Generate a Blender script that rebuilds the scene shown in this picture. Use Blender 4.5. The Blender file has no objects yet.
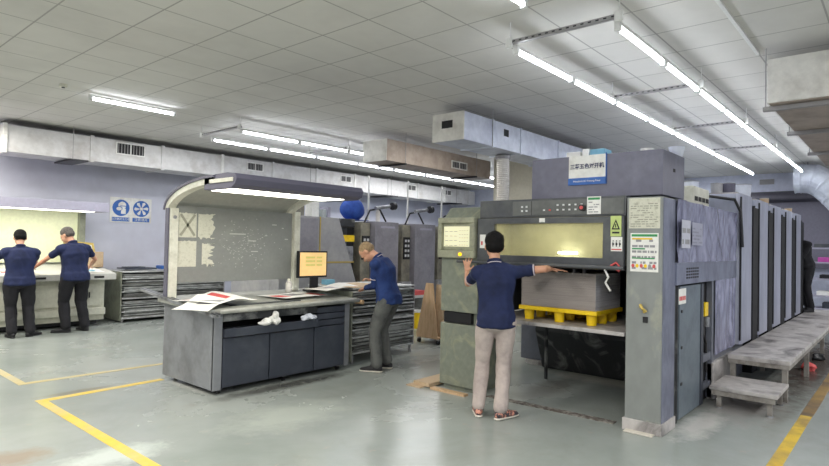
import bpy, bmesh, math, random
from mathutils import Vector, Matrix, noise
random.seed(7)
SC = bpy.context.scene
COL = SC.collection
PI = math.pi

# ------------------------------------------------------------------ materials
def lin(c):
    o = []
    for v in c[:3]:
        v = v / 255.0
        o.append(v / 12.92 if v <= 0.04045 else ((v + 0.055) / 1.055) ** 2.4)
    return (*o, 1.0)

def M(name, col, rough=0.5, metal=0.0, col2=None, scale=4.0, lo=0.45, hi=0.65, bump=0.0, stretch=(1, 1, 1),
      var=0.06, emit=None, estr=0.0, rvar=0.1, bscale=60.0, dist=0.0, spec=0.5):
    m = bpy.data.materials.new(name); m.use_nodes = True
    nt = m.node_tree; N = nt.nodes; L = nt.links
    b = N['Principled BSDF']
    b.inputs['Metallic'].default_value = metal
    b.inputs['Specular IOR Level'].default_value = spec
    tc = N.new('ShaderNodeTexCoord'); mp = N.new('ShaderNodeMapping'); mp.inputs['Scale'].default_value = stretch
    L.new(tc.outputs['Object'], mp.inputs['Vector'])
    n1 = N.new('ShaderNodeTexNoise'); n1.inputs['Scale'].default_value = scale; n1.inputs['Detail'].default_value = 7
    n1.inputs['Roughness'].default_value = 0.62; n1.inputs['Distortion'].default_value = dist
    L.new(mp.outputs[0], n1.inputs['Vector'])
    r1 = N.new('ShaderNodeValToRGB'); r1.color_ramp.elements[0].position = lo; r1.color_ramp.elements[1].position = hi
    L.new(n1.outputs['Fac'], r1.inputs['Fac'])
    mx = N.new('ShaderNodeMix'); mx.data_type = 'RGBA'
    mx.inputs['A'].default_value = lin(col); mx.inputs['B'].default_value = lin(col2 or col)
    L.new(r1.outputs['Color'], mx.inputs['Factor'])
    n2 = N.new('ShaderNodeTexNoise'); n2.inputs['Scale'].default_value = scale * 5.3; n2.inputs['Detail'].default_value = 4
    L.new(mp.outputs[0], n2.inputs['Vector'])
    mr = N.new('ShaderNodeMapRange'); mr.inputs['From Min'].default_value = 0.3; mr.inputs['From Max'].default_value = 0.7
    mr.inputs['To Min'].default_value = 1 - var; mr.inputs['To Max'].default_value = 1 + var
    L.new(n2.outputs['Fac'], mr.inputs['Value'])
    vm = N.new('ShaderNodeVectorMath'); vm.operation = 'SCALE'
    L.new(mx.outputs['Result'], vm.inputs[0]); L.new(mr.outputs[0], vm.inputs['Scale'])
    L.new(vm.outputs[0], b.inputs['Base Color'])
    rr = N.new('ShaderNodeMapRange'); rr.inputs['To Min'].default_value = max(0.03, rough - rvar); rr.inputs['To Max'].default_value = min(1, rough + rvar)
    L.new(n1.outputs['Fac'], rr.inputs['Value']); L.new(rr.outputs[0], b.inputs['Roughness'])
    if bump:
        n3 = N.new('ShaderNodeTexNoise'); n3.inputs['Scale'].default_value = bscale; n3.inputs['Detail'].default_value = 3
        L.new(mp.outputs[0], n3.inputs['Vector'])
        bp = N.new('ShaderNodeBump'); bp.inputs['Strength'].default_value = bump; bp.inputs['Distance'].default_value = 0.01
        L.new(n3.outputs['Fac'], bp.inputs['Height']); L.new(bp.outputs[0], b.inputs['Normal'])
    if emit:
        b.inputs['Emission Color'].default_value = lin(emit); b.inputs['Emission Strength'].default_value = estr
    return m

def glassy(name, col, alpha, rough=0.08):
    m = bpy.data.materials.new(name); m.use_nodes = True
    nt = m.node_tree; N = nt.nodes; L = nt.links
    N.remove(N['Principled BSDF']); out = N['Material Output']
    t = N.new('ShaderNodeBsdfTransparent'); t.inputs['Color'].default_value = lin(col)
    p = N.new('ShaderNodeBsdfPrincipled'); p.inputs['Base Color'].default_value = lin(col); p.inputs['Roughness'].default_value = rough
    mx = N.new('ShaderNodeMixShader'); mx.inputs[0].default_value = alpha
    L.new(t.outputs[0], mx.inputs[1]); L.new(p.outputs[0], mx.inputs[2]); L.new(mx.outputs[0], out.inputs[0])
    return m

m_tube = M('tube_glow', (255, 255, 255), emit=(240, 245, 255), estr=22.0, var=0)
m_panelglow = M('panel_glow', (255, 255, 250), emit=(255, 252, 235), estr=5.0, var=0)
m_cap = M('white_cap', (225, 225, 222), 0.5)
m_duct = M('duct_white', (205, 204, 203), 0.45, 0.0, (168, 163, 158), 2.2, 0.5, 0.75, 0.12, var=0.07)
m_ductsilver = M('duct_silver', (216, 221, 233), 0.4, 0.1, (190, 195, 210), 3, var=0.05)
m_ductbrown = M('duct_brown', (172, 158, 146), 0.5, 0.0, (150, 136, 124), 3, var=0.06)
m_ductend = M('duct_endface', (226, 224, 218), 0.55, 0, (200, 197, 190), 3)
m_dark = M('dark_void', (22, 23, 27), 0.7)  # near-black, also used to paint shade in gaps between parts
m_black = M('black_plastic', (28, 28, 32), 0.4)
m_steel = M('steel', (170, 172, 176), 0.35, 0.7, (120, 120, 122), 5)
m_greygalv = M('grey_bracket', (150, 148, 148), 0.5, 0.1)
m_white = M('white_paint', (228, 228, 224), 0.5, 0, (205, 203, 196), 4)
m_paper = M('paper', (236, 236, 232), 0.7)
m_red = M('red_ink', (214, 92, 92), 0.6)
m_ink = M('ink_grey', (150, 150, 154), 0.6)
m_green = M('green_ink', (60, 150, 90), 0.6)
m_blue = M('sign_blue', (48, 100, 178), 0.45)
m_signtext = M('sign_text', (30, 38, 84), 0.5)
m_cream = M('cream_paint', (226, 226, 212), 0.45, 0, (205, 204, 188), 6)
m_deskgrey = M('desk_grey', (134, 137, 142), 0.4, 0.1, (112, 114, 118), 3, var=0.06)
m_deskdark = M('desk_dark', (60, 65, 76), 0.42, 0.05, (78, 83, 92), 3, 0.5, 0.8)
m_desktop = M('desk_top', (164, 165, 158), 0.35, 0.1, (138, 140, 134), 6, var=0.1)
m_board = M('board_grey', (138, 141, 138), 0.5, 0, (148, 151, 146), 5, 0.5, 0.8, var=0.04)
m_hood = M('hood_lavender', (96, 95, 112), 0.5, 0.0, rvar=0.02, var=0.02)
m_hoodin = M('hood_inner', (178, 180, 172), 0.5)
m_sheetold = M('old_sheet', (212, 212, 196), 0.7, 0, (190, 190, 172), 30, 0.5, 0.7)
m_tape = M('tape', (158, 158, 142), 0.6)
m_chalk = M('chalk', (196, 198, 192), 0.8)
m_press = M('press_dark', (78, 81, 86), 0.38, 0.1, (92, 95, 96), 4, var=0.08)
m_presspanel = M('press_panel', (104, 107, 106), 0.4, 0.1, (92, 95, 94), 4)
m_cab = M('cabinet_olive', (128, 134, 122), 0.45, 0.05, (162, 163, 136), 3.5, 0.5, 0.74, var=0.1, dist=1.5)
m_cablight = M('cabinet_bezel', (160, 162, 140), 0.5, 0, (140, 142, 124), 8)
m_pillar = M('pillar_grey', (140, 144, 142), 0.33, 0.15, (198, 196, 166), 2.2, 0.47, 0.7, var=0.07, stretch=(1, 1, 0.6))
m_pillarside = M('pillar_side', (126, 131, 152), 0.35, 0.25, (102, 106, 124), 5, var=0.1, stretch=(1, 1, 0.5))
m_inner = M('inner_door', (112, 124, 134), 0.4, 0.2, (98, 108, 118), 4)
m_film = M('plastic_film', (152, 154, 182), 0.2, 0.0, (104, 106, 132), 3.2, 0.4, 0.62, 0.8, (1, 1, 0.45), 0.14, bscale=9, dist=2.2)
m_unit = M('unit_lavender', (170, 174, 192), 0.32, 0.2, (128, 132, 152), 3, 0.5, 0.8, var=0.07, stretch=(1, 1, 0.3))
m_unitcol = M('unit_front', (120, 124, 136), 0.35, 0.2, (104, 108, 120), 3)
m_dirtysteel = M('dirty_steel', (190, 186, 184), 0.5, 0.1, (92, 88, 88), 2.0, 0.47, 0.68, var=0.14, dist=0.8)
m_dirtyedge = M('dirty_edge', (150, 146, 140), 0.6, 0, (110, 104, 98), 7)
m_fan = M('fan_box', (104, 105, 122), 0.4, 0.15, (126, 128, 142), 2.4, 0.5, 0.75, var=0.07)
m_pile = M('paper_pile', (166, 158, 154), 0.8, 0, (150, 143, 140), 3, bump=0.5, stretch=(0.5, 0.5, 60), bscale=3, var=0.12)
m_pileside = M('paper_pile_side', (206, 206, 214), 0.8, 0, (176, 176, 188), 3, bump=0.5, stretch=(0.5, 0.5, 60), bscale=3, var=0.15)
m_yellow = M('yellow_plastic', (250, 212, 24), 0.4, 0, (232, 190, 20), 6)
m_blackdirty = M('dirty_black', (44, 46, 50), 0.5, 0.0, (150, 152, 150), 2.6, 0.5, 0.74, var=0.15, dist=1.2)
m_line = M('line_yellow', (222, 188, 62), 0.45, 0, (196, 182, 128), 2.5, 0.42, 0.68)
m_linefaded = M('line_faded', (190, 174, 122), 0.45, 0, (178, 174, 152), 4, 0.4, 0.7)
m_linedirty = M('line_dirty', (218, 186, 52), 0.45, 0, (160, 132, 70), 2.0, 0.5, 0.7)
m_linebrown = M('line_brown', (158, 128, 70), 0.5, 0, (104, 88, 70), 2.0, 0.4, 0.62)
m_plate = M('plate_alu', (204, 206, 204), 0.4, 0.2, (122, 124, 122), 5, 0.45, 0.7, var=0.15, stretch=(1, 1, 4))
m_platedark = M('plate_dark', (112, 112, 108), 0.5, 0.1, (126, 126, 122), 6, 0.5, 0.7)
m_rackside = M('rack_side', (150, 154, 138), 0.45, 0.1, (126, 130, 116), 4, dist=1)
m_bench = M('bench_cream', (212, 212, 196), 0.45, 0, (196, 196, 180), 4)
m_benchgrey = M('bench_top', (198, 198, 192), 0.45)
m_lightboard = M('light_board', (226, 230, 198), 0.6, emit=(226, 232, 190), estr=0.18)
m_p2grey = M('press_grey_light', (158, 158, 162), 0.45, 0.05, (172, 172, 172), 3)
m_p2face = M('press_tower_face', (150, 148, 156), 0.42, 0.1, (136, 134, 142), 4, var=0.07)
m_p2olive = M('press_olive', (146, 142, 126), 0.5, 0, (108, 106, 100), 4, 0.45, 0.7, var=0.12)
m_brass = M('brass_trim', (196, 172, 92), 0.4, 0.2)
m_card = M('cardboard', (196, 172, 142), 0.8, 0, (180, 156, 126), 6)
m_ply = M('plywood', (206, 174, 138), 0.6, 0, (190, 156, 118), 4, stretch=(6, 6, 1))
m_skin = M('skin', (206, 156, 128), 0.5, 0, (194, 140, 114), 12, var=0.04)
m_hair = M('hair_black', (12, 11, 12), 0.7, 0, (22, 20, 20), 40, bump=0.6, bscale=120, spec=0.2)
m_hairgrey = M('hair_grey', (96, 90, 84), 0.6, 0, (60, 56, 54), 40, bump=0.6, bscale=120)
m_hairblond = M('hair_buzz', (158, 134, 100), 0.7, 0, (128, 106, 80), 40, bump=0.5, bscale=150)
m_navy = M('navy_cloth', (24, 36, 76), 0.85, 0, (16, 26, 58), 4, bump=0.25, bscale=14)
m_navy2 = M('navy_cloth_light', (30, 56, 112), 0.85, 0, (20, 38, 84), 4, bump=0.25, bscale=14)
m_khaki = M('khaki_cloth', (184, 172, 166), 0.85, 0, (164, 152, 148), 5, bump=0.4, bscale=16)
m_slate = M('slate_cloth', (96, 98, 96), 0.85, 0, (72, 74, 74), 5, bump=0.4, bscale=16)
m_blackcloth = M('black_cloth', (22, 22, 28), 0.85, 0, (32, 32, 38), 5, bump=0.4, bscale=16)
m_trimwhite = M('trim_white', (200, 190, 200), 0.8)
m_sole = M('sole', (214, 208, 196), 0.6)
m_shoeblk = M('shoe_black', (30, 30, 34), 0.6)
m_shoemix = M('shoe_mixed', (70, 66, 72), 0.6, 0, (214, 150, 130), 28, 0.48, 0.56)
m_eye = M('eye', (40, 28, 22), 0.2)
m_lip = M('lip', (170, 100, 92), 0.5)
m_screen = M('screen_orange', (226, 190, 128), 0.4, emit=(232, 196, 132), estr=0.55)
m_screen2 = M('screen_cream', (222, 220, 186), 0.4, emit=(232, 228, 190), estr=0.45)
m_scrline = M('screen_line', (196, 190, 120), 0.4, emit=(206, 196, 100), estr=0.4)
m_button = M('button_light', (220, 222, 224), 0.4)
m_buttonyellow = M('button_yellow', (255, 196, 30), 0.4, emit=(255, 190, 20), estr=1.5)
m_windowin = M('window_interior', (196, 194, 172), 0.4, 0.0, (160, 158, 136), 2.5, 0.4, 0.7, var=0.08)
m_pane = glassy('amber_pane', (240, 238, 216), 0.16, 0.06)
m_warn = M('warn_green', (192, 208, 130), 0.6)
m_bluebag = M('blue_cover', (44, 84, 172), 0.7, 0, (30, 62, 140), 5)
m_cyan = M('cyan_plastic', (120, 180, 206), 0.5)
m_pink = M('pink_box', (196, 84, 170), 0.6)
m_col = M('column_cream', (198, 194, 178), 0.6)
m_darkhood = M('dark_grey_metal', (84, 82, 92), 0.5, 0.1, (96, 94, 104), 3)
m_hose = M('hose_white', (224, 220, 214), 0.5)
m_clear = glassy('clear_bottle', (232, 238, 236), 0.35, 0.1)
m_dirt = M('dirt_strip', (84, 76, 70), 0.8, 0, (150, 146, 140), 18, 0.45, 0.62)
m_wallshade = M('wall_shade', (122, 120, 134), 0.6)
m_lav = M('far_lavender', (170, 168, 186), 0.6)

# floor: grey-green epoxy with wear
m_floor = M('floor_epoxy', (142, 150, 145), 0.26, 0, (166, 171, 168), 0.45, 0.3, 0.75, 0.03, var=0.04, rvar=0.12, dist=0.4, bscale=5)
def floor_extra(m):
    nt = m.node_tree; N = nt.nodes; L = nt.links
    b = N['Principled BSDF']; src = b.inputs['Base Color'].links[0].from_socket
    tc = N.new('ShaderNodeTexCoord')
    n = N.new('ShaderNodeTexNoise'); n.inputs['Scale'].default_value = 0.9; n.inputs['Detail'].default_value = 10; n.inputs['Roughness'].default_value = 0.7
    n.inputs['Distortion'].default_value = 0.5
    L.new(tc.outputs['Object'], n.inputs['Vector'])
    r = N.new('ShaderNodeValToRGB'); r.color_ramp.elements[0].position = 0.50; r.color_ramp.elements[1].position = 0.85
    r.color_ramp.elements[1].color = (0.5, 0.5, 0.5, 1)
    L.new(n.outputs['Fac'], r.inputs['Fac'])
    mx = N.new('ShaderNodeMix'); mx.data_type = 'RGBA'; mx.inputs['B'].default_value = lin((122, 120, 112))
    L.new(r.outputs['Color'], mx.inputs['Factor']); L.new(src, mx.inputs['A']); L.new(mx.outputs['Result'], b.inputs['Base Color'])
floor_extra(m_floor)
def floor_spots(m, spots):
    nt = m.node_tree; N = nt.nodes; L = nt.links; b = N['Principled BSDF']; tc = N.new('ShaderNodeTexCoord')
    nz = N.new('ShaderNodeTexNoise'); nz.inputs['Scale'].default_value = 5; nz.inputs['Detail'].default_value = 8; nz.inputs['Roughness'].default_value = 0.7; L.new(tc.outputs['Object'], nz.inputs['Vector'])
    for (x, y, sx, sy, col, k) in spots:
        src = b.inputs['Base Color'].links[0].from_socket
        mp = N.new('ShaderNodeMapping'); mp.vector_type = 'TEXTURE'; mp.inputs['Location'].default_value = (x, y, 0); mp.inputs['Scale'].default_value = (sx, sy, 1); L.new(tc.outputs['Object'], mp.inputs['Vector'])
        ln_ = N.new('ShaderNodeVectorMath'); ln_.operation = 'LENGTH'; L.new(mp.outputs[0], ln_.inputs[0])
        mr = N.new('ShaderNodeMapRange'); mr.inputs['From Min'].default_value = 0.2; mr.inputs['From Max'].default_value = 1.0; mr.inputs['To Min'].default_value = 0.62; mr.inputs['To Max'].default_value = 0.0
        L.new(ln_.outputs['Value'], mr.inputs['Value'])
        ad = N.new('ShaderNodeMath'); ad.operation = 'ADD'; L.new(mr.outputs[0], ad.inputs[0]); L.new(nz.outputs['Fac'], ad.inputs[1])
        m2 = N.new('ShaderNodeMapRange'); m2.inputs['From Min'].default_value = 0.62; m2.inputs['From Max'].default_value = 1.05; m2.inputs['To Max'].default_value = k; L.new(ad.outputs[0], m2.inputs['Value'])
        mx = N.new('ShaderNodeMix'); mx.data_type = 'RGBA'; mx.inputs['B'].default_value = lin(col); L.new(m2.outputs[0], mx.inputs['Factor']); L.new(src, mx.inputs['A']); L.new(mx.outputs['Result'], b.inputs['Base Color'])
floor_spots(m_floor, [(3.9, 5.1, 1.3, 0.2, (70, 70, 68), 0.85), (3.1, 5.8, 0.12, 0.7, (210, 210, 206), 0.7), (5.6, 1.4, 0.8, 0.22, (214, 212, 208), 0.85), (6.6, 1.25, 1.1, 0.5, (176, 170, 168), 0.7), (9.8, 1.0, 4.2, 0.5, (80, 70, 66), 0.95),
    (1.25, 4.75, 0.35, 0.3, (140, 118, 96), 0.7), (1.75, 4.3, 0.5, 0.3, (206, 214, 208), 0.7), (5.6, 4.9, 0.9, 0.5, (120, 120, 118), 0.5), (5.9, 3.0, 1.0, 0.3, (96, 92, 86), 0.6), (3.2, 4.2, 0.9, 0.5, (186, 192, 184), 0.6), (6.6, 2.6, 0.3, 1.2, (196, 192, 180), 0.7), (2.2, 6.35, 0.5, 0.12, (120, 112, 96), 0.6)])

# ceiling: 0.6 m lay-in tiles on a thin grid, by world position
def ceiling_mat():
    m = M('ceiling_tiles', (214, 212, 207), 0.85, 0, (206, 204, 199), 0.8, var=0.02, spec=0.1)
    nt = m.node_tree; N = nt.nodes; L = nt.links
    b = N['Principled BSDF']; src = b.inputs['Base Color'].links[0].from_socket
    g = N.new('ShaderNodeTexCoord'); s = N.new('ShaderNodeSeparateXYZ'); L.new(g.outputs['Object'], s.inputs[0])
    def line(sock, off, w):
        a = N.new('ShaderNodeMath'); a.operation = 'SUBTRACT'; a.inputs[1].default_value = off; L.new(sock, a.inputs[0])
        d = N.new('ShaderNodeMath'); d.operation = 'DIVIDE'; d.inputs[1].default_value = 0.592; L.new(a.outputs[0], d.inputs[0])
        f = N.new('ShaderNodeMath'); f.operation = 'FRACT'; L.new(d.outputs[0], f.inputs[0])
        c = N.new('ShaderNodeMath'); c.operation = 'SUBTRACT'; c.inputs[1].default_value = 0.5; L.new(f.outputs[0], c.inputs[0])
        e = N.new('ShaderNodeMath'); e.operation = 'ABSOLUTE'; L.new(c.outputs[0], e.inputs[0])
        h = N.new('ShaderNodeMath'); h.operation = 'GREATER_THAN'; h.inputs[1].default_value = 0.5 - w; L.new(e.outputs[0], h.inputs[0])
        return h
    a = line(s.outputs[0], 3.36, 0.012); c = line(s.outputs[1], 1.09, 0.012)
    mxm = N.new('ShaderNodeMath'); mxm.operation = 'MAXIMUM'; L.new(a.outputs[0], mxm.inputs[0]); L.new(c.outputs[0], mxm.inputs[1])
    mx = N.new('ShaderNodeMix'); mx.data_type = 'RGBA'; mx.inputs['B'].default_value = lin((168, 166, 162))
    L.new(mxm.outputs[0], mx.inputs['Factor']); L.new(src, mx.inputs['A']); L.new(mx.outputs['Result'], b.inputs['Base Color'])
    return m
m_ceiling = ceiling_mat()
m_wall = M('wall_plaster', (205, 207, 220), 0.7, 0, (192, 192, 204), 0.9, 0.45, 0.75, var=0.03)
m_wallfar = M('wall_far', (206, 210, 226), 0.7, 0, (190, 194, 210), 2)

# ------------------------------------------------------------------ builders
WL = {}
def meta(o, label=None, cat=None, group=None, kind=None):
    if label: o['label'] = label
    if cat: o['category'] = cat
    if group: o['group'] = group
    if kind: o['kind'] = kind
    return o

def thing(name, label, cat, loc, group=None, rotz=0.0):
    o = bpy.data.objects.new(name, None); COL.objects.link(o); o.empty_display_size = 0.1
    o.location = loc; o.rotation_euler = (0, 0, rotz); WL[o] = Vector(loc)
    return meta(o, label, cat, group)

class Fr:
    """a wall-like frame: u to the right as seen from the front, v up, n towards the viewer"""
    def __init__(s, o, u, n): s.o = Vector(o); s.u = Vector(u).normalized(); s.n = Vector(n).normalized(); s.v = s.n.cross(s.u)
    def p(s, u, v, d=0): return s.o + s.u * u + s.v * v + s.n * d
def FX(x): return Fr((x, 0, 0), (0, -1, 0), (-1, 0, 0))     # plane x = const facing -x: u = -y
def FY(y): return Fr((0, y, 0), (1, 0, 0), (0, -1, 0))      # plane y = const facing -y: u = x

class MB:
    def __init__(s, *mats): s.bm = bmesh.new(); s.mats = list(mats)
    def _faces(s, n0, m):
        s.bm.faces.ensure_lookup_table()
        for f in s.bm.faces[n0:]: f.material_index = m
    def box(s, x0, x1, y0, y1, z0, z1, m=0):
        return s.hexa([(x0, y0, z0), (x1, y0, z0), (x1, y1, z0), (x0, y1, z0), (x0, y0, z1), (x1, y0, z1), (x1, y1, z1), (x0, y1, z1)], m)
    def hexa(s, c, m=0):
        n0 = len(s.bm.faces); v = [s.bm.verts.new(p) for p in c]
        for q in ((0, 3, 2, 1), (4, 5, 6, 7), (0, 1, 5, 4), (1, 2, 6, 5), (2, 3, 7, 6), (3, 0, 4, 7)): s.bm.faces.new([v[i] for i in q])
        s._faces(n0, m); return s
    def fb(s, fr, u0, u1, v0, v1, d0, d1, m=0):
        P = fr.p
        return s.hexa([P(u0, v0, d0), P(u1, v0, d0), P(u1, v0, d1), P(u0, v0, d1), P(u0, v1, d0), P(u1, v1, d0), P(u1, v1, d1), P(u0, v1, d1)], m)
    def cyl(s, p0, p1, r, r2=None, seg=14, m=0, cap=True):
        n0 = len(s.bm.faces); p0 = Vector(p0); p1 = Vector(p1); r2 = r if r2 is None else r2
        d = (p1 - p0).normalized(); a = d.orthogonal().normalized(); b = d.cross(a)
        r0 = [s.bm.verts.new(p0 + (a * math.cos(t) + b * math.sin(t)) * r) for t in [2 * PI * i / seg for i in range(seg)]]
        r1 = [s.bm.verts.new(p1 + (a * math.cos(t) + b * math.sin(t)) * r2) for t in [2 * PI * i / seg for i in range(seg)]]
        for i in range(seg): s.bm.faces.new((r0[i], r0[(i + 1) % seg], r1[(i + 1) % seg], r1[i]))
        if cap: s.bm.faces.new(r0[::-1]); s.bm.faces.new(r1)
        s._faces(n0, m); return s
    def tube(s, pts, r, seg=8, m=0, rs=None):
        pts = [Vector(p) for p in pts]; rings = []; n0 = len(s.bm.faces)
        a = None
        for i, p in enumerate(pts):
            d = (pts[min(i + 1, len(pts) - 1)] - pts[max(i - 1, 0)]).normalized()
            if a is None: a = d.orthogonal().normalized()
            a = (a - d * a.dot(d)).normalized(); b = d.cross(a); R = rs[i] if rs else r
            rings.append([s.bm.verts.new(p + (a * math.cos(t) + b * math.sin(t)) * R) for t in [2 * PI * k / seg for k in range(seg)]])
        for i in range(len(rings) - 1):
            for k in range(seg): s.bm.faces.new((rings[i][k], rings[i][(k + 1) % seg], rings[i + 1][(k + 1) % seg], rings[i + 1][k]))
        s.bm.faces.new(rings[0][::-1]); s.bm.faces.new(rings[-1]); s._faces(n0, m); return s
    def prism(s, pts, d, m=0):
        """pts: closed 3D polygon, extruded by vector d"""
        n0 = len(s.bm.faces); d = Vector(d); a = [s.bm.verts.new(Vector(p)) for p in pts]; b = [s.bm.verts.new(Vector(p) + d) for p in pts]
        n = len(a); s.bm.faces.new(a[::-1]); s.bm.faces.new(b)
        for i in range(n): s.bm.faces.new((a[i], a[(i + 1) % n], b[(i + 1) % n], b[i]))
        s._faces(n0, m); return s
    def sph(s, c, r, m=0, sc=(1, 1, 1), rot=None, sub=2):
        n0 = len(s.bm.faces); g = bmesh.ops.create_icosphere(s.bm, subdivisions=sub, radius=r)
        M3 = Matrix.Diagonal(Vector(sc)); M3 = (rot @ M3) if rot is not None else M3
        for v in g['verts']: v.co = M3 @ v.co + Vector(c)
        s._faces(n0, m); return s
    def grid(s, f, nu, nv, m=0):
        n0 = len(s.bm.faces); V = [[s.bm.verts.new(f(i / nu, j / nv)) for j in range(nv + 1)] for i in range(nu + 1)]
        for i in range(nu):
            for j in range(nv): s.bm.faces.new((V[i][j], V[i + 1][j], V[i + 1][j + 1], V[i][j + 1]))
        s._faces(n0, m); return s
    def build(s, name, parent=None, label=None, cat=None, group=None, kind=None, bev=0.0, smooth=False, thick=0.0):
        bmesh.ops.recalc_face_normals(s.bm, faces=s.bm.faces[:])
        me = bpy.data.meshes.new(name)
        if parent is not None: org = WL[parent]
        else:
            xs = [v.co.x for v in s.bm.verts]; ys = [v.co.y for v in s.bm.verts]; zs = [v.co.z for v in s.bm.verts]
            org = Vector(((min(xs) + max(xs)) / 2, (min(ys) + max(ys)) / 2, min(zs)))
            if kind == 'structure': org = Vector((0, 0, 0))
        for v in s.bm.verts: v.co -= org
        s.bm.to_mesh(me); s.bm.free()
        for m in s.mats: me.materials.append(m)
        o = bpy.data.objects.new(name, me); COL.objects.link(o); WL[o] = Vector(org)
        if parent is not None: o.parent = parent
        else: o.location = org
        if smooth:
            for p in me.polygons: p.use_smooth = True
        if thick:
            md = o.modifiers.new('Solid', 'SOLIDIFY'); md.thickness = thick
        if bev:
            md = o.modifiers.new('Bevel', 'BEVEL'); md.width = bev; md.segments = 2; md.limit_method = 'ANGLE'; md.angle_limit = 0.7
        return meta(o, label, cat, group, kind)

def copy_tree(o, parent=None):
    c = o.copy(); COL.objects.link(c); c.parent = parent
    for ch in list(o.children): copy_tree(ch, c)
    return c

def text(name, body, size, fr, u, v, d, mat, parent, align='CENTER', sx=1.0, bold=0.0):
    cu = bpy.data.curves.new(name, 'FONT'); cu.body = body; cu.size = size; cu.align_x = align; cu.align_y = 'CENTER'; cu.extrude = 0.0008; cu.offset = bold
    t = bpy.data.objects.new(name, cu); COL.objects.link(t)
    bpy.context.view_layer.update()
    me = bpy.data.meshes.new_from_object(t.evaluated_get(bpy.context.evaluated_depsgraph_get()))
    bpy.data.objects.remove(t)
    R = Matrix((fr.u, fr.v, fr.n)).transposed(); org = WL[parent]
    for q in me.vertices:
        c = Vector((q.co.x * sx, q.co.y, q.co.z)); q.co = R @ c + fr.p(u, v, d) - org
    me.materials.clear(); me.materials.append(mat)
    o = bpy.data.objects.new(name, me); COL.objects.link(o); o.parent = parent; WL[o] = Vector(org)
    return o

def greek(mb, fr, u0, u1, v0, v1, rows, d, m, fill=0.8):
    """rows of small printed marks"""
    h = (v1 - v0) / rows
    for i in range(rows):
        v = v1 - (i + 0.75) * h; u = u0
        while u < u1 - 0.01:
            w = random.uniform(0.012, 0.05)
            if random.random() < fill: mb.fb(fr, u, min(u + w, u1), v, v + h * 0.42, 0, d, m)
            u += w + 0.008

# ------------------------------------------------------------------ the room
CZ = 3.44
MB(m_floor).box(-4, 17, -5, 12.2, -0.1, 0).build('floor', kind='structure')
MB(m_ceiling).box(-4, 17, -5, 12.2, CZ, CZ + 0.1).build('ceiling', kind='structure')
MB(m_wall).box(-4, 17, 12.0, 12.2, 0, CZ).build('wall_left', kind='structure')
MB(m_wallfar).box(16.0, 16.2, -5, 12.0, 0, CZ).build('wall_back', kind='structure')
MB(m_wall).box(-4, 16, -5.2, -5.0, 0, CZ).build('wall_right', kind='structure')
MB(m_wall).box(-4.2, -4, -5, 12, 0, CZ).build('wall_front', kind='structure')
MB(m_col).box(9.9, 10.5, 5.45, 6.43, 0, CZ).build('wall_column', kind='structure')
# painted floor lines
def line(n, pts, w, mat):
    a, b = Vector((*pts[0], 0)), Vector((*pts[1], 0)); d = (b - a).normalized(); s = Vector((-d.y, d.x, 0)) * w / 2
    mb = MB(mat); c = [a - s, b - s, b + s, a + s]
    mb.hexa([p + Vector((0, 0, 0.0)) for p in c] + [p + Vector((0, 0, 0.003)) for p in c]); mb.build(f'trim_{n}', kind='structure')
line(1, [(1.85, 6.165), (1.84, 1.2)], 0.085, m_line)
line(2, [(1.81, 6.21), (3.04, 6.27)], 0.085, m_line)
line(3, [(1.92, 9.6), (1.92, 7.105)], 0.08, m_linefaded)
line(4, [(1.88, 7.06), (3.9, 7.05)], 0.08, m_linefaded)
line(5, [(1.5, 0.74), (6.6, 0.735)], 0.09, m_linedirty)
line(6, [(6.6, 0.735), (14.5, 0.72)], 0.1, m_linebrown)

# ------------------------------------------------------------------ tube lights
def tube_light(x0, x1, y, z, label, group, hang=0.0):
    t = thing('hanging_tube_light', label, 'tube light', (x0, y, z), group)
    MB(m_tube).cyl((x0 + 0.03, y, z), (x1 - 0.03, y, z), 0.016, seg=10).build('tube', t)
    b = MB(m_cap); b.box(x0 + 0.01, x1 - 0.01, y - 0.02, y + 0.02, z + 0.02, z + 0.05); b.build('batten', t, bev=0.004)
    for xa in (x0 + 0.02, x1 - 0.02):
        MB(m_cap).box(xa - 0.02, xa + 0.02, y - 0.022, y + 0.022, z - 0.025, z + 0.05).build('end_cap', t, bev=0.004)
    return t
def ordn(i): return ['nearest', 'second', 'third', 'fourth', 'fifth', 'sixth', 'seventh', 'eighth', 'farthest'][i]
def light_rows(ys, x0, z, n, step, where):
    for r, y in enumerate(ys):
        side = ('right' if r == 0 else 'left')
        proto = None
        for i in range(n):
            lab = f'{ordn(i)} lit white tube of the {side} row in {where}'
            xs = x0[r] + i * step
            if proto is None: proto = tube_light(xs, xs + step, y, z, lab, f'tubes of {where}, {side} row')
            else:
                c = copy_tree(proto); c.location = (xs, y, z); c['label'] = lab
light_rows((1.65, 2.52), (4.17, 4.17), 3.2, 9, 1.083, 'the paired rows above the big press')
light_rows((7.73, 8.78), (4.85, 4.97), 3.22, 8, 1.11, 'the paired rows above the rear press')
tube_light(2.82, 3.98, 8.04, 3.36, 'single lit tube fixed to the ceiling at upper left', None)
del_group = [o for o in COL.objects if o.name.startswith('hanging')]
tube_light(2.63, 3.76, 2.19, 3.36, 'lit tube at the top edge of the picture', None)
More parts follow.
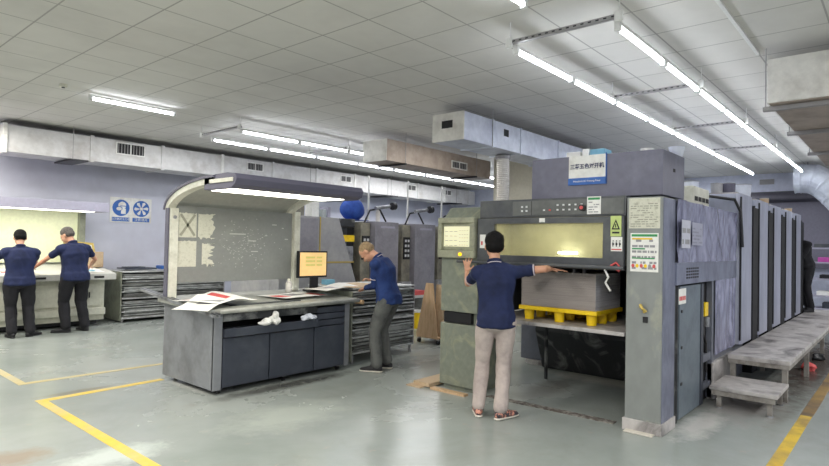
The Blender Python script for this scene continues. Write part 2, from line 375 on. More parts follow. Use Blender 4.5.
def crossbar(x, y0, y1, z, label, group):
    t = thing('hanging_crossbar', label, 'light bracket', (x, (y0 + y1) / 2, z), group)
    b = MB(m_greygalv, m_dark); b.box(x - 0.02, x + 0.02, y0 - 0.05, y1 + 0.05, z + 0.052, z + 0.082)
    k = y0
    while k < y1:
        b.box(x - 0.0215, x + 0.0215, k, k + 0.025, z + 0.062, z + 0.072, 1); k += 0.06
    b.build('bar', t)
    for y in (y0 - 0.03, y1 + 0.03):
        MB(m_cap).cyl((x, y, z + 0.07), (x, y, CZ), 0.005, seg=6).build('hanger_wire', t)
        MB(m_cap).box(x - 0.03, x + 0.0, y - 0.03, y + 0.03, z + 0.02, z + 0.1).build('clip', t, bev=0.006)
for i, x in enumerate((4.14, 6.34, 8.5, 10.67)):
    crossbar(x, 1.65, 2.52, 3.2, f'{ordn(i)} slotted metal bar joining the two tube rows above the big press', 'slotted bars above the big press')
for i, x in enumerate((4.82, 7.05, 9.27, 11.49)):
    crossbar(x, 7.73, 8.78, 3.22, f'{ordn(i)} slotted metal bar joining the two tube rows above the rear press', 'slotted bars above the rear press')
t = thing('smoke_detector', 'small cream smoke detector on the ceiling at upper left', 'smoke detector', (2.48, 7.91, CZ - 0.04))
MB(m_cream).cyl((2.48, 7.91, CZ), (2.48, 7.91, CZ - 0.035), 0.045).build('base', t)
MB(m_black).cyl((2.48, 7.91, CZ - 0.035), (2.48, 7.91, CZ - 0.045), 0.02).build('sensor', t)
MB(m_cap).box(1.5, 6.2, 1.075, 1.105, CZ - 0.02, CZ).build('ceiling_conduit', None, 'thin pale conduit running along the ceiling to the right duct', 'conduit')

# ------------------------------------------------------------------ ducts
def grille(fr, u0, u1, v0, v1, parent):
    f = MB(m_white); w = 0.02
    f.fb(fr, u0, u1, v0, v0 + w, 0, 0.015); f.fb(fr, u0, u1, v1 - w, v1, 0, 0.015); f.fb(fr, u0, u0 + w, v0 + w, v1 - w, 0, 0.015); f.fb(fr, u1 - w, u1, v0 + w, v1 - w, 0, 0.015)
    f.fb(fr, (u0 + u1) / 2 - 0.01, (u0 + u1) / 2 + 0.01, v0, v1, 0, 0.015)
    g = f.build('vent_grille', parent)
    MB(m_dark).fb(fr, u0 + w, u1 - w, v0 + w, v1 - w, 0.001, 0.004).build('vent_opening', g)
    s = MB(m_greygalv); n = 9
    for i in range(n):
        u = u0 + w + (u1 - u0 - 2 * w) * (i + 0.5) / n; s.fb(fr, u - 0.006, u + 0.004, v0 + w, v1 - w, 0.004, 0.012)
    s.build('slats', g)
d = thing('air_duct', 'long whitish rectangular air duct high along the left wall', 'duct', (9, 11.1, 2.9))
MB(m_duct).box(2.58, 15.6, 10.85, 11.5, 2.9, 3.33).build('duct_body', d, bev=0.005)
for i in range(12):
    x = 2.62 + i * 1.26 if i else 2.6
    MB(m_duct if i % 3 else m_white).box(x - 0.03, x + 0.03, 10.83, 11.52, 2.88, 3.35).build('duct_flange', d)
f = FY(10.85)
grille(f, 4.28, 4.8, 3.08, 3.3, d); grille(f, 6.98, 7.4, 3.09, 3.27, d); grille(f, 9.68, 10.05, 3.1, 3.27, d); grille(f, 12.2, 12.6, 3.1, 3.27, d); grille(f, 13.88, 14.3, 3.1, 3.27, d)
for xx in (3.5, 8.6, 11.4, 14.4):
    MB(m_black).box(xx, xx + 0.28, 10.7, 11.5, 2.86, 2.885).build('support_bracket', d)
    MB(m_greygalv).cyl((xx + 0.05, 10.75, 2.87), (xx + 0.05, 10.75, CZ), 0.006, seg=6).build('hanger_rod', d)
d = thing('air_duct', 'brownish grey rectangular duct hanging in the middle, ending at the cream column', 'duct', (8.3, 6.77, 2.93))
MB(m_ductbrown).box(6.8, 9.88, 6.5, 7.05, 2.93, 3.29).build('duct_body', d, bev=0.005)
MB(m_ductend).box(6.79, 6.8, 6.5, 7.05, 2.93, 3.29).build('duct_end', d)
grille(FY(6.5), 8.55, 9.05, 3.0, 3.15, d)
for xx in (7.2, 9.3):
    MB(m_black).box(xx, xx + 0.04, 6.45, 7.1, 2.9, 2.928).build('support_bracket', d)
    MB(m_greygalv).cyl((xx + 0.02, 6.46, 2.9), (xx + 0.02, 6.46, CZ), 0.006, seg=6).build('hanger_rod', d)
d = thing('air_duct', 'bright silver rectangular duct running back above the big press', 'duct', (10, 4.6, 2.92))
MB(m_ductsilver).box(6.0, 15.98, 4.36, 4.88, 2.93, 3.3).build('duct_body', d, bev=0.005)
MB(m_ductend).box(5.985, 6.0, 4.36, 4.88, 2.93, 3.3).build('duct_end', d)
MB(m_dark).fb(FX(5.985), -4.72, -4.54, 3.1, 3.2, 0.001, 0.003).build('end_opening', d)
MB(m_dark).fb(FY(4.36), 6.95, 7.08, 3.12, 3.22, 0.002, 0.004).build('side_opening', d)
for x in (6.65, 7.4, 8.6, 9.8, 11.0, 12.2):
    MB(m_ductsilver).box(x, x + 0.03, 4.345, 4.895, 2.915, 3.31).build('duct_flange', d)
for x in (6.62, 9.8): MB(m_greygalv).cyl((x, 4.33, 2.92), (x, 4.33, CZ), 0.006, seg=6).build('hanger_rod', d)
h = thing('hanging_hose', 'white ribbed flexible hose dropping from the silver duct behind the big press', 'hose', (7.35, 4.62, 2.1))
mb = MB(m_hose); pts = []; rs = []
for i in range(60):
    z = 2.91 - i * 0.0145; pts.append((7.35 + 0.02 * math.sin(i * 0.05), 4.62, z - 0.005)); rs.append(0.10 if i % 2 else 0.088)
mb.tube(pts, 0.1, 16, rs=rs).build('hose', h)
MB(m_greygalv).cyl((7.35, 4.62, 2.913), (7.35, 4.62, 2.86), 0.115).build('hose_collar', h)
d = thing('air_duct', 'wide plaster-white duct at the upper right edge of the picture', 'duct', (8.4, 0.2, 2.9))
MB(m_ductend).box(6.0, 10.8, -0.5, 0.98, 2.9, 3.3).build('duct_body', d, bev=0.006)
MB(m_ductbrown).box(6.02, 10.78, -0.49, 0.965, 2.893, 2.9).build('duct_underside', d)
for x in (6.1, 7.5, 9.2):
    MB(m_greygalv).box(x, x + 0.05, -0.55, 1.03, 2.85, 2.89).build('support_angle', d)
    MB(m_greygalv).cyl((x + 0.02, 1.01, 2.87), (x + 0.02, 1.01, CZ), 0.006, seg=6).build('hanger_rod', d)
d = thing('duct_elbow', 'silver ribbed duct elbow curving down at the far right', 'duct', (14.35, 1.2, 2.2))
pts = []; rs = []
for i in range(28):
    a = i / 27 * PI * 0.5; pts.append((13.0, 0.95 + 0.75 * math.cos(a) - 0.1 * (1 - math.cos(a)), 2.35 + 0.72 * math.sin(a))); rs.append(0.2 if i % 5 else 0.21)
pts = [(13.0, 1.35 - 0.55 * math.sin(i / 27 * PI / 2), 2.45 + 0.55 * math.cos(i / 27 * PI / 2)) for i in range(28)]
ctl = [(1.82, 3.10), (1.7, 3.1), (1.5, 3.08), (1.32, 2.97), (1.12, 2.76), (0.92, 2.5), (0.8, 2.2)]
pts = []; rs = []
for i in range(len(ctl) - 1):
    for k in range(6):
        t_ = k / 6; pts.append((14.35, ctl[i][0] * (1 - t_) + ctl[i + 1][0] * t_, ctl[i][1] * (1 - t_) + ctl[i + 1][1] * t_)); rs.append(0.3 if k else 0.312)
MB(m_ductsilver).tube(pts, 0.3, 24, rs=rs).build('elbow', d)
MB(m_greygalv).cyl((14.35, 1.6, 3.38), (14.35, 1.6, CZ), 0.01, seg=6).build('hanger_rod', d)
# dark canopy along the far wall
d = thing('wall_canopy', 'dark grey rounded metal canopy along the far end wall', 'canopy', (15.7, 2.1, 2.3))
prof = [(15.98, -0, 2.87)] + [(15.98 - 0.35 * math.sin(k * PI / 12), 0, 2.87 - 0.0 - 0.17 * (1 - math.cos(k * PI / 12))) for k in range(1, 13)][:7] + [(15.98, 0, 2.6)]
MB(m_darkhood).prism([(x, 0.2, z + 0.13) for x, _, z in prof], (0, 2.75, 0)).build('canopy_roll', d, smooth=False)
MB(m_wallshade).box(15.9, 15.98, 0.2, 3.3, 1.2, 2.73).build('shaded_wall', d)  # grey sheet painting the shade on the end wall
MB(m_greygalv).fb(FX(16.0), -2.75, -2.45, 3.18, 3.3, 0.001, 0.03).build('wall_vent', None, 'small grey vent on the far end wall above the dark canopy', 'vent')

# ------------------------------------------------------------------ wall sign (left wall)
s = thing('safety_sign', 'white safety notice with two blue round pictograms on the left wall', 'sign', (5.06, 11.985, 1.89))
fr = FY(11.99)
MB(m_white).fb(fr, 4.65, 5.47, 1.88, 2.38, 0, 0.008).build('sign_board', s)
for cxs in (4.86, 5.26):
    mb = MB(m_blue); mb.cyl((cxs, 11.982, 2.17), (cxs, 11.977, 2.17), 0.165, seg=32)
    mb.fb(fr, cxs - 0.17, cxs + 0.17, 1.9, 1.98, 0.008, 0.012)
    mb.build('blue_disc', s)
mb = MB(m_white, m_blue)                       # head wearing a dust mask
mb.sph((4.88, 11.977, 2.22), 0.085, sc=(0.95, 0.04, 0.9)); mb.box(4.86, 4.95, 11.972, 11.977, 2.05, 2.16)
mb.sph((4.82, 11.973, 2.15), 0.065, 1, sc=(1.1, 0.04, 0.75)); mb.sph((4.82, 11.971, 2.15), 0.05, 0, sc=(1.1, 0.04, 0.7))
mb.box(4.84, 4.96, 11.971, 11.973, 2.2, 2.215, 1); mb.build('mask_pictogram', s)
mb = MB(m_white, m_blue)                       # ventilation fan
for k in range(6):
    a = k * PI / 3; c = [Vector((5.26 + r_ * math.cos(a + o_), 0, 2.17 + r_ * math.sin(a + o_))) for r_, o_ in ((0.03, -0.1), (0.13, -0.2), (0.145, 0.1), (0.12, 0.35), (0.04, 0.3))]
    mb.prism([(p.x, 11.973, p.z) for p in c], (0, 0.004, 0))
mb.cyl((5.26, 11.977, 2.17), (5.26, 11.971, 2.17), 0.03, m=0); mb.build('fan_pictogram', s)
text('caption', '必须戴防尘口罩', 0.052, fr, 4.86, 1.94, 0.013, m_white, s)
text('caption', '注意通风', 0.066, fr, 5.26, 1.94, 0.013, m_white, s)

# ------------------------------------------------------------------ viewing console at the left wall
c = thing('viewing_console', 'cream inspection console with a lit pale backboard at the left wall', 'console', (2.2, 11.2, 0))
MB(m_bench).box(0.6, 4.2, 10.95, 11.85, 0.1, 0.82).build('body', c, bev=0.006)
for i in range(3):
    x = 0.75 + i * 1.14
    dd = MB(m_bench).box(x, x + 1.1, 10.925, 10.95, 0.36, 0.74).build('door', c, bev=0.006)
    MB(m_black).box(x + 0.9, x + 0.92, 10.915, 10.925, 0.5, 0.6).build('handle', dd)
MB(m_dark).box(0.7, 4.1, 11.0, 11.7, 0.04, 0.1).build('plinth', c)
MB(m_bench).box(0.6, 4.2, 10.88, 10.95, 0.2, 0.32).build('foot_rail', c, bev=0.006)
MB(m_benchgrey).hexa([(0.5, 10.75, 0.82), (4.32, 10.75, 0.82), (4.32, 11.85, 0.98), (0.5, 11.85, 0.98), (0.5, 10.75, 0.93), (4.32, 10.75, 0.93), (4.32, 11.85, 1.08), (0.5, 11.85, 1.08)]).build('table_top', c, bev=0.01)
for x in (3.05, 3.95):
    MB(m_black).box(x, x + 0.16, 10.742, 10.75, 0.855, 0.89).build('switch_slot', c)
MB(m_lightboard).box(0.5, 3.98, 11.7, 11.74, 1.1, 2.05).build('backboard', c)
MB(m_rackside).box(3.98, 4.08, 11.6, 11.8, 1.05, 2.1).build('upright', c)
MB(m_lav, m_panelglow).box(0.4, 4.2, 10.85, 11.5, 2.02, 2.18).box(0.6, 4.0, 10.95, 11.3, 2.015, 2.02, 1).build('hood', c, bev=0.01)
MB(m_lav).box(0.4, 4.2, 11.5, 11.75, 2.06, 2.12).build('hood_arm', c, bev=0.01)
def sheet(loc, w, h, rz, label, mats, marks, curl=0.02, name='printed_sheet', group=None, cat='printed sheet', tilt=(0, 0)):
    mb = MB(*mats)
    R = Matrix.Rotation(rz, 3, 'Z'); L0 = Vector(loc)
    def f(u, v, dz=0):
        p = Vector(((u - 0.5) * w, (v - 0.5) * h, 0)); p.z = curl * (math.sin(u * 5 + v * 3) * 0.5 + 0.5) * (0.3 + u) + dz + tilt[0] * p.x + tilt[1] * p.y
        return R @ p + L0
    mb.grid(lambda u, v: f(u, v), 16, 12)
    for (u0, u1, v0, v1, mi) in marks:
        mb.grid(lambda u, v: f(u0 + (u1 - u0) * u, v0 + (v1 - v0) * v, 0.0012), 6, 5, mi)
    return mb.build(name, None, label, cat, group, smooth=True)
sheet((2.55, 11.05, 0.975), 0.9, 0.5, 0.05, 'printed sheet lying on the cream console in front of the left man', (m_paper, m_ink, m_red), [(0.1, 0.5, 0.2, 0.8, 1), (0.6, 0.9, 0.3, 0.6, 2)], 0.004, tilt=(0, 0.136))
sheet((3.9, 11.1, 0.985), 0.5, 0.5, 0.1, 'sheet with cyan areas on the right end of the cream console', (m_paper, m_cyan), [(0.2, 0.8, 0.2, 0.5, 1)], 0.004, tilt=(0, 0.136))
mb = MB(m_bench, m_paper, m_brass); mb.hexa([(3.7, 11.4, 1.03), (4.25, 11.4, 1.03), (4.25, 11.43, 1.03), (3.7, 11.43, 1.03), (3.7, 11.52, 1.5), (4.2, 11.52, 1.46), (4.2, 11.55, 1.46), (3.7, 11.55, 1.5)], 2)
mb.hexa([(3.74, 11.395, 1.07), (4.2, 11.395, 1.07), (4.2, 11.4, 1.07), (3.74, 11.4, 1.07), (3.74, 11.505, 1.46), (4.16, 11.505, 1.42), (4.16, 11.51, 1.42), (3.74, 11.51, 1.46)], 1)
mb.build('framed_proof', None, 'yellowish framed proof leaning on the right end of the cream console', 'framed board')
MB(m_card).box(4.05, 4.28, 11.25, 11.37, 1.02, 1.3).build('cardboard_box', None, 'small brown cardboard carton on the right end of the cream console', 'box', bev=0.004)

# ------------------------------------------------------------------ plate racks
def rack(x0, x1, y0, y1, z1, label, nsh, side=True, seed=1, leg=0.06):
    random.seed(seed)
    t = thing('plate_rack', label, 'rack', ((x0 + x1) / 2, (y0 + y1) / 2, 0))
    if side: MB(m_rackside).box(x0 - 0.02, x0, y0, y1, 0.03, z1).build('side_panel', t, bev=0.003)
    MB(m_greygalv).box(x1, x1 + 0.02, y0, y1, leg, z1).build('side_panel', t, bev=0.003)
    MB(m_dark).box(x0, x1, y1 - 0.02, y1, leg, z1).build('back_panel', t)
    for xx in (x0 + 0.03, x1 - 0.03):
        MB(m_greygalv).box(xx - 0.015, xx + 0.015, y0 + 0.02, y0 + 0.05, 0, leg).build('leg', t)
        MB(m_greygalv).box(xx - 0.015, xx + 0.015, y1 - 0.05, y1 - 0.02, 0, leg).build('leg', t)
    for i in range(nsh):
        z = leg + (z1 - leg - 0.02) * i / (nsh - 1)
        MB(m_plate).box(x0, x1, y0 - 0.0 + random.uniform(-0.03, 0.01), y1 - 0.03, z, z + 0.022).build('shelf', t, bev=0.004)
        if i < nsh - 1:
            mb = MB(m_platedark, m_plate); zz = z + 0.024; lim = (z1 - leg) / (nsh - 1) - 0.03; a = 0
            while a < lim * random.uniform(0.55, 1.0):
                th = random.uniform(0.006, 0.014); o = random.uniform(-0.025, 0.045)
                mb.box(x0 + random.uniform(0.01, 0.08), x1 - random.uniform(0.01, 0.12), y0 + o, y1 - 0.05, zz + a, zz + a + th, random.choice((0, 1, 1))); a += th + 0.002
            mb.build('plates', t)
    return t
rack(4.52, 6.6, 11.0, 11.9, 0.94, 'low steel plate rack standing against the left wall', 8, seed=4)
mb = MB(m_deskdark, m_blue); mb.box(4.7, 5.3, 11.3, 11.7, 0.965, 0.99); mb.box(4.75, 5.1, 11.35, 11.6, 0.99, 1.01); mb.build('plate_stack', None, 'dark flat plates lying on the rack at the left wall', 'plates', bev=0.003)
MB(m_blue).box(5.35, 5.65, 11.2, 11.45, 0.965, 1.03).build('blue_tray', None, 'blue tray lying on the rack at the left wall', 'tray', bev=0.01)
rack(5.1, 6.3, 5.42, 6.38, 0.93, 'tall stacked plate rack beside the grey console, with the stooping man at it', 9, side=True, seed=9, leg=0.12)
mb = MB(m_card, m_plate); mb.box(5.12, 6.35, 5.44, 6.36, 0.952, 0.968, 1); mb.box(5.2, 5.9, 5.47, 6.2, 0.968, 0.976, 0)
mb.build('flat_board', None, 'flat tan board lying on the plate rack under the stooping man\'s hands', 'board', bev=0.002)
MB(m_ply).cyl((5.16, 5.3, 0.80), (5.16, 5.44, 0.80), 0.028).build('paper_roll', None, 'small rolled paper sticking out of the plate rack below the stooping man\'s hand', 'roll')

# ------------------------------------------------------------------ grey console in the middle
c = thing('inspection_console', 'large grey print inspection console with curved light hood in the middle', 'console', (4.0, 5.75, 0))
X0, X1, Y0, Y1 = 3.05, 4.88, 5.24, 6.3
MB(m_deskgrey).box(X0, X0 + 0.04, Y0, Y1, 0.05, 0.85).build('side_panel', c, bev=0.006)
MB(m_deskgrey).box(X1 - 0.08, X1, Y0, Y1, 0.05, 0.85).build('side_panel', c, bev=0.006)
MB(m_deskgrey).box(X0 + 0.0, X0 + 0.09, Y0 - 0.008, Y0 + 0.03, 0.05, 0.85).build('front_stile', c, bev=0.004)
MB(m_dark).box(X0 + 0.05, X1 - 0.08, Y0 + 0.25, Y1 - 0.01, 0.08, 0.82).build('carcass', c)
MB(m_deskdark).box(X0 + 0.09, X1 - 0.08, Y0 + 0.02, Y0 + 0.26, 0.06, 0.56).build('carcass', c)
for a, b_ in ((3.15, 3.70), (3.715, 4.31), (4.325, 4.79)):
    dd = MB(m_deskdark).box(a, b_, Y0 - 0.012, Y0 + 0.02, 0.07, 0.565).build('door', c, bev=0.005)
MB(m_deskdark).hexa([(3.15, Y0 - 0.05, 0.575), (4.35, Y0 - 0.05, 0.575), (4.35, Y0 + 0.24, 0.575), (3.15, Y0 + 0.24, 0.575), (3.15, Y0 - 0.05, 0.665), (4.35, Y0 - 0.05, 0.665), (4.35, Y0 + 0.24, 0.63), (3.15, Y0 + 0.24, 0.63)]).build('front_tray', c, bev=0.006)
MB(m_blackdirty).box(3.14, 4.35, Y0 - 0.02, Y0 + 0.01, 0.735, 0.815).build('fascia', c, bev=0.004)
for k in range(3):
    MB(m_deskdark).box(4.36, 4.79, Y0 - 0.012, Y0 + 0.3, 0.575 + k * 0.075, 0.64 + k * 0.075).build('drawer', c, bev=0.005)
MB(m_desktop).hexa([(2.98, 5.2, 0.82), (5.0, 5.2, 0.82), (5.0, 6.32, 0.86), (2.98, 6.32, 0.86), (2.98, 5.2, 0.865), (5.0, 5.2, 0.865), (5.0, 6.32, 0.92), (2.98, 6.32, 0.92)]).build('table_top', c, bev=0.012)
MB(m_desktop).cyl((3.08, 5.2, 0.842), (4.99, 5.2, 0.842), 0.026).build('front_roll', c, smooth=True)
mb = MB(m_press); sl = 0.055 / 1.12
mb.hexa([(3.3, 5.34, 0.873), (3.36, 5.34, 0.873), (3.36, 6.1, 0.911), (3.3, 6.1, 0.911), (3.3, 5.34, 0.883), (3.36, 5.34, 0.883), (3.36, 6.1, 0.921), (3.3, 6.1, 0.921)])
mb.hexa([(3.3, 5.34, 0.873), (4.2, 5.34, 0.873), (4.2, 5.38, 0.875), (3.3, 5.38, 0.875), (3.3, 5.34, 0.883), (4.2, 5.34, 0.883), (4.2, 5.38, 0.885), (3.3, 5.38, 0.885)]); mb.build('register_bar', c)
for x in (3.15, 3.95, 4.75):
    k = MB(m_steel).box(x - 0.03, x + 0.03, Y0 + 0.04, Y0 + 0.1, 0.05, 0.07).build('caster', c)
    MB(m_black).cyl((x - 0.015, Y0 + 0.07, 0.028), (x + 0.015, Y0 + 0.07, 0.028), 0.028).build('wheel', k)
    k = MB(m_steel).box(x - 0.03, x + 0.03, Y1 - 0.14, Y1 - 0.08, 0.05, 0.07).build('caster', c)
    MB(m_black).cyl((x - 0.015, Y1 - 0.11, 0.028), (x + 0.015, Y1 - 0.11, 0.028), 0.028).build('wheel', k)
# backboard with pinned sheets
fb = FY(6.15)
bd = MB(m_board).fb(fb, 3.1, 4.66, 1.07, 1.93, -0.03, 0).build('backboard', c)
MB(m_cream).box(3.01, 3.1, 6.12, 6.2, 0.9, 1.9).build('upright', c, bev=0.004)
MB(m_hood).box(2.995, 3.01, 6.15, 6.22, 0.9, 1.9).build('upright_trim', c)
MB(m_cream).box(4.67, 4.76, 6.1, 6.24, 0.92, 1.95).build('upright', c, bev=0.004)
MB(m_steel).cyl((3.055, 6.12, 1.8), (3.055, 6.11, 1.8), 0.02).build('upright_screw', c)
def ragged(u0, u1, v0, v1, ru, seed, name='old_sheet', cross=False):
    random.seed(seed); pts = []
    n = 14
    for i in range(n + 1): pts.append((u0 + (u1 - u0) * i / n, v0 + (random.uniform(0, ru) if ru else 0)))
    for i in range(1, n): pts.append((u1 - (random.uniform(0, ru * 2.2) if ru else 0), v0 + (v1 - v0) * i / n))
    for i in range(n + 1): pts.append((u1 - (u1 - u0) * i / n, v1 - (random.uniform(0, 0.012))))
    mb = MB(m_sheetold, m_tape); mb.prism([fb.p(a, b, 0.001) for a, b in pts], fb.n * 0.002)
    if cross:
        for sgn in (1, -1):
            a = fb.p(u0 + 0.02, v0 + 0.02 if sgn > 0 else v1 - 0.02, 0.004); b = fb.p(u1 - 0.02, v1 - 0.02 if sgn > 0 else v0 + 0.02, 0.004)
            dd = (b - a).normalized(); s_ = dd.cross(fb.n) * 0.014
            mb.prism([a - s_, b - s_, b + s_, a + s_], fb.n * 0.001, 1)
    mb.build(name, bd)
ragged(3.115, 3.325, 1.58, 1.86, 0.0, 1, cross=True); ragged(3.345, 3.56, 1.56, 1.86, 0.03, 2)
ragged(3.1, 3.33, 1.25, 1.545, 0.0, 3); ragged(3.4, 3.56, 1.24, 1.52, 0.045, 5)
random.seed(11); mb = MB(m_chalk)
for i in range(150):
    u = random.gauss(3.95, 0.2); v = random.gauss(1.5, 0.14)
    if 3.6 < u < 4.6 and 1.15 < v < 1.85: mb.fb(fb, u, u + random.uniform(0.004, 0.018), v, v + random.uniform(0.003, 0.009), 0, 0.001)
for u, v, w in ((4.35, 1.76, 0.07), (4.25, 1.62, 0.03), (4.55, 1.58, 0.05), (3.75, 1.63, 0.22), (4.0, 1.55, 0.12), (4.05, 1.42, 0.1), (4.5, 1.72, 0.03)): mb.fb(fb, u, u + w, v, v + 0.012, 0, 0.001)
mb.build('chalk_marks', bd)
# curved hood
def arc(x0, x1, off, mat, name, th):
    mb = MB(mat); N_ = 14; A = []
    for i in range(N_ + 1):
        a = i / N_; ang = a * PI / 2
        y = 6.24 - 1.02 * (1 - math.cos(ang)) ; z = 1.88 + 0.30 * math.sin(ang) * 1.0
        A.append(Vector((0, y, z)))
    out = [p + Vector((0, 0, 0)) for p in A]; inn = []
    for i, p in enumerate(A):
        tdir = (A[min(i + 1, N_)] - A[max(i - 1, 0)]).normalized(); nn = Vector((0, tdir.z, -tdir.y)); inn.append((p - nn * off, p - nn * (off + th)))
    for i in range(N_):
        a, b = inn[i]; a2, b2 = inn[i + 1]
        mb.hexa([(x0, *a.yz), (x1, *a.yz), (x1, *b.yz), (x0, *b.yz), (x0, *a2.yz), (x1, *a2.yz), (x1, *b2.yz), (x0, *b2.yz)])
    return mb.build(name, c, smooth=False)
arc(3.0, 3.09, 0.0, m_cream, 'hood_arm', 0.06)
arc(4.6, 4.69, 0.0, m_cream, 'hood_arm', 0.06)
arc(2.985, 3.09, -0.022, m_hood, 'arm_edge', 0.022)
arc(3.09, 4.6, -0.02, m_hoodin, 'hood_shell', 0.03)
hb = MB(m_hood, m_hoodin); hb.prism([(3.0, 5.42, 2.15), (3.0, 5.42, 2.06), (3.0, 4.93, 2.06), (3.0, 4.86, 2.09), (3.0, 4.83, 2.15), (3.0, 4.86, 2.2), (3.0, 5.0, 2.215), (3.0, 5.42, 2.205)], (1.68, 0, 0))
hb.build('hood_front', c, bev=0.006)
MB(m_panelglow).box(3.06, 4.5, 4.97, 5.38, 2.054, 2.06).build('light_panel', c)
MB(m_cream).box(2.985, 3.0, 4.88, 5.3, 2.12, 2.16).build('hood_end_cap', c, bev=0.004)
# loose items on it
sheet((3.28, 5.62, 0.91), 0.62, 0.62, 0.35, 'white and red printed sheet draped over the left corner of the grey console', (m_paper, m_red, m_ink), [(0.12, 0.9, 0.5, 0.92, 1), (0.12, 0.3, 0.1, 0.5, 2), (0.6, 0.75, 0.15, 0.3, 2)], 0.05)
sheet((3.02, 5.42, 0.9), 0.45, 0.4, 0.5, 'white sheet curling over the left edge of the grey console under another', (m_paper, m_ink), [(0.5, 0.7, 0.3, 0.7, 1)], 0.03, tilt=(0.18, 0))
sheet((4.35, 5.68, 0.905), 0.7, 0.5, 0.1, 'printed sheet with red edge at the right end of the grey console', (m_paper, m_red, m_ink), [(0.05, 0.3, 0.25, 0.7, 1), (0.85, 0.99, 0.05, 0.6, 1), (0.4, 0.7, 0.4, 0.8, 2)], 0.006)
sheet((4.95, 5.64, 0.965), 0.85, 0.45, 0.2, 'topmost crumpled print lying from the grey console onto the plate rack', (m_paper, m_red, m_lav), [(0.7, 0.97, 0.1, 0.35, 1), (0.2, 0.65, 0.35, 0.85, 2)], 0.035)
mb = MB(m_steel, m_press)
for k in range(4):
    o = k * 0.022 + 0.1; mb.hexa([(2.87 + o, 5.1, 0.795 + (k % 2) * 0.012), (2.89 + o, 5.1, 0.795 + (k % 2) * 0.012), (2.89 + o, 6.75, 0.955), (2.87 + o, 6.75, 0.955), (2.87 + o, 5.1, 0.82 + (k % 2) * 0.012), (2.89 + o, 5.1, 0.82 + (k % 2) * 0.012), (2.89 + o, 6.75, 0.98), (2.87 + o, 6.75, 0.98)], k % 2)
mb.build('metal_strips', None, 'bundle of long metal strips along the left edge of the grey console', 'metal strips')
def crumple(c0, r, mat, label, seed, sc=(1, 1, 1)):
    random.seed(seed); mb = MB(mat); mb.sph(c0, r, sc=sc, sub=3)
    for v in mb.bm.verts: v.co += (v.co - Vector(c0)).normalized() * noise.noise(v.co * 18) * r * 0.9
    return mb.build('crumpled_paper', None, label, 'paper')
crumple((3.74, 5.195, 0.72), 0.06, m_paper, 'crumpled white tissue standing in the front tray of the grey console', 1, (1, 0.7, 1.2))
crumple((3.62, 5.2, 0.69), 0.05, m_paper, 'flattened white tissue low in the front tray of the grey console', 2, (1.5, 0.7, 0.5))
crumple((4.2, 5.2, 0.70), 0.055, m_ductsilver, 'crumpled grey film at the right end of the front tray', 3, (2.0, 0.7, 0.7))
mo = thing('computer_monitor', 'flat monitor with an orange screen on the right end of the grey console', 'monitor', (4.9, 5.98, 0.92))
fm = FY(5.95)
MB(m_black).fb(fm, 4.63, 5.11, 1.09, 1.44, -0.05, 0).build('monitor_case', mo, bev=0.005)
mb = MB(m_screen, m_scrline); mb.fb(fm, 4.65, 5.09, 1.115, 1.42, 0, 0.002)
for k in range(3): mb.fb(fm, 4.74, 4.9, 1.24 + k * 0.05, 1.27 + k * 0.05, 0.002, 0.003, 1); mb.fb(fm, 4.92, 5.02, 1.24 + k * 0.05, 1.27 + k * 0.05, 0.002, 0.003, 1)
mb.build('screen', mo)
MB(m_black).box(4.85, 4.97, 5.96, 6.0, 0.93, 1.12).box(4.78, 5.04, 5.88, 6.05, 0.915, 0.935).build('monitor_stand', mo, bev=0.004)
MB(m_cyan).box(5.14, 5.28, 5.98, 6.1, 0.98, 1.05).build('blue_pack', None, 'small light blue pack beside the monitor foot', 'pack', bev=0.004)
b = thing('spray_bottle', 'pale cylindrical bottle at the right end of the grey console top', 'bottle', (4.62, 6.0, 0.91))
MB(m_hose).cyl((4.52, 6.0, 0.905), (4.52, 6.0, 1.03), 0.04).cyl((4.52, 6.0, 1.03), (4.52, 6.0, 1.06), 0.04, 0.018).build('bottle_body', b, smooth=True)
MB(m_cream).cyl((4.52, 6.0, 1.06), (4.52, 6.0, 1.085), 0.018).build('cap', b)

# ------------------------------------------------------------------ rear press
R_ = random
p = thing('printing_press', 'light grey rear printing press behind the grey console', 'printing press', (8.0, 8.3, 0))
Yp = 7.7
dl = MB(m_p2grey).prism([(5.6, Yp, 0.0), (5.6, Yp, 2.0), (6.86, Yp, 2.0), (7.33, Yp, 0.79), (7.35, Yp, 0.0)], (0, 0.24, 0)).box(5.6, 6.9, Yp + 0.24, 9.1, 0.0, 2.0).build('delivery_housing', p, bev=0.01)
MB(m_brass).box(6.42, 6.44, Yp - 0.012, Yp, 1.15, 2.0).box(5.9, 7.24, Yp - 0.012, Yp, 1.2, 1.225).build('trim_strip', dl)
MB(m_p2face).box(5.7, 6.38, Yp - 0.015, Yp, 1.27, 1.97).build('access_panel', dl, bev=0.006)
MB(m_black).box(5.6, 6.4, Yp - 0.02, Yp, 1.24, 1.27).build('handle_rail', dl)
MB(m_deskdark).box(6.95, 7.29, Yp + 0.25, 9.1, 0.0, 1.98).build('feeder_frame', p, bev=0.006)
MB(m_blackdirty).box(6.9, 7.3, Yp + 0.05, Yp + 0.25, 1.85, 2.0).build('roller_cover', p, bev=0.01)
MB(m_yellow).box(7.0, 7.3, Yp + 0.05, Yp + 0.2, 1.58, 1.7).build('yellow_guard', p, bev=0.01)
MB(m_steel).box(7.0, 7.3, Yp + 0.08, Yp + 0.2, 1.2, 1.5).build('gripper_block', p, bev=0.01)
MB(m_p2grey).box(7.36, 7.5, Yp - 0.02, Yp + 0.1, 0.3, 0.8).build('lower_cover', p, bev=0.008)
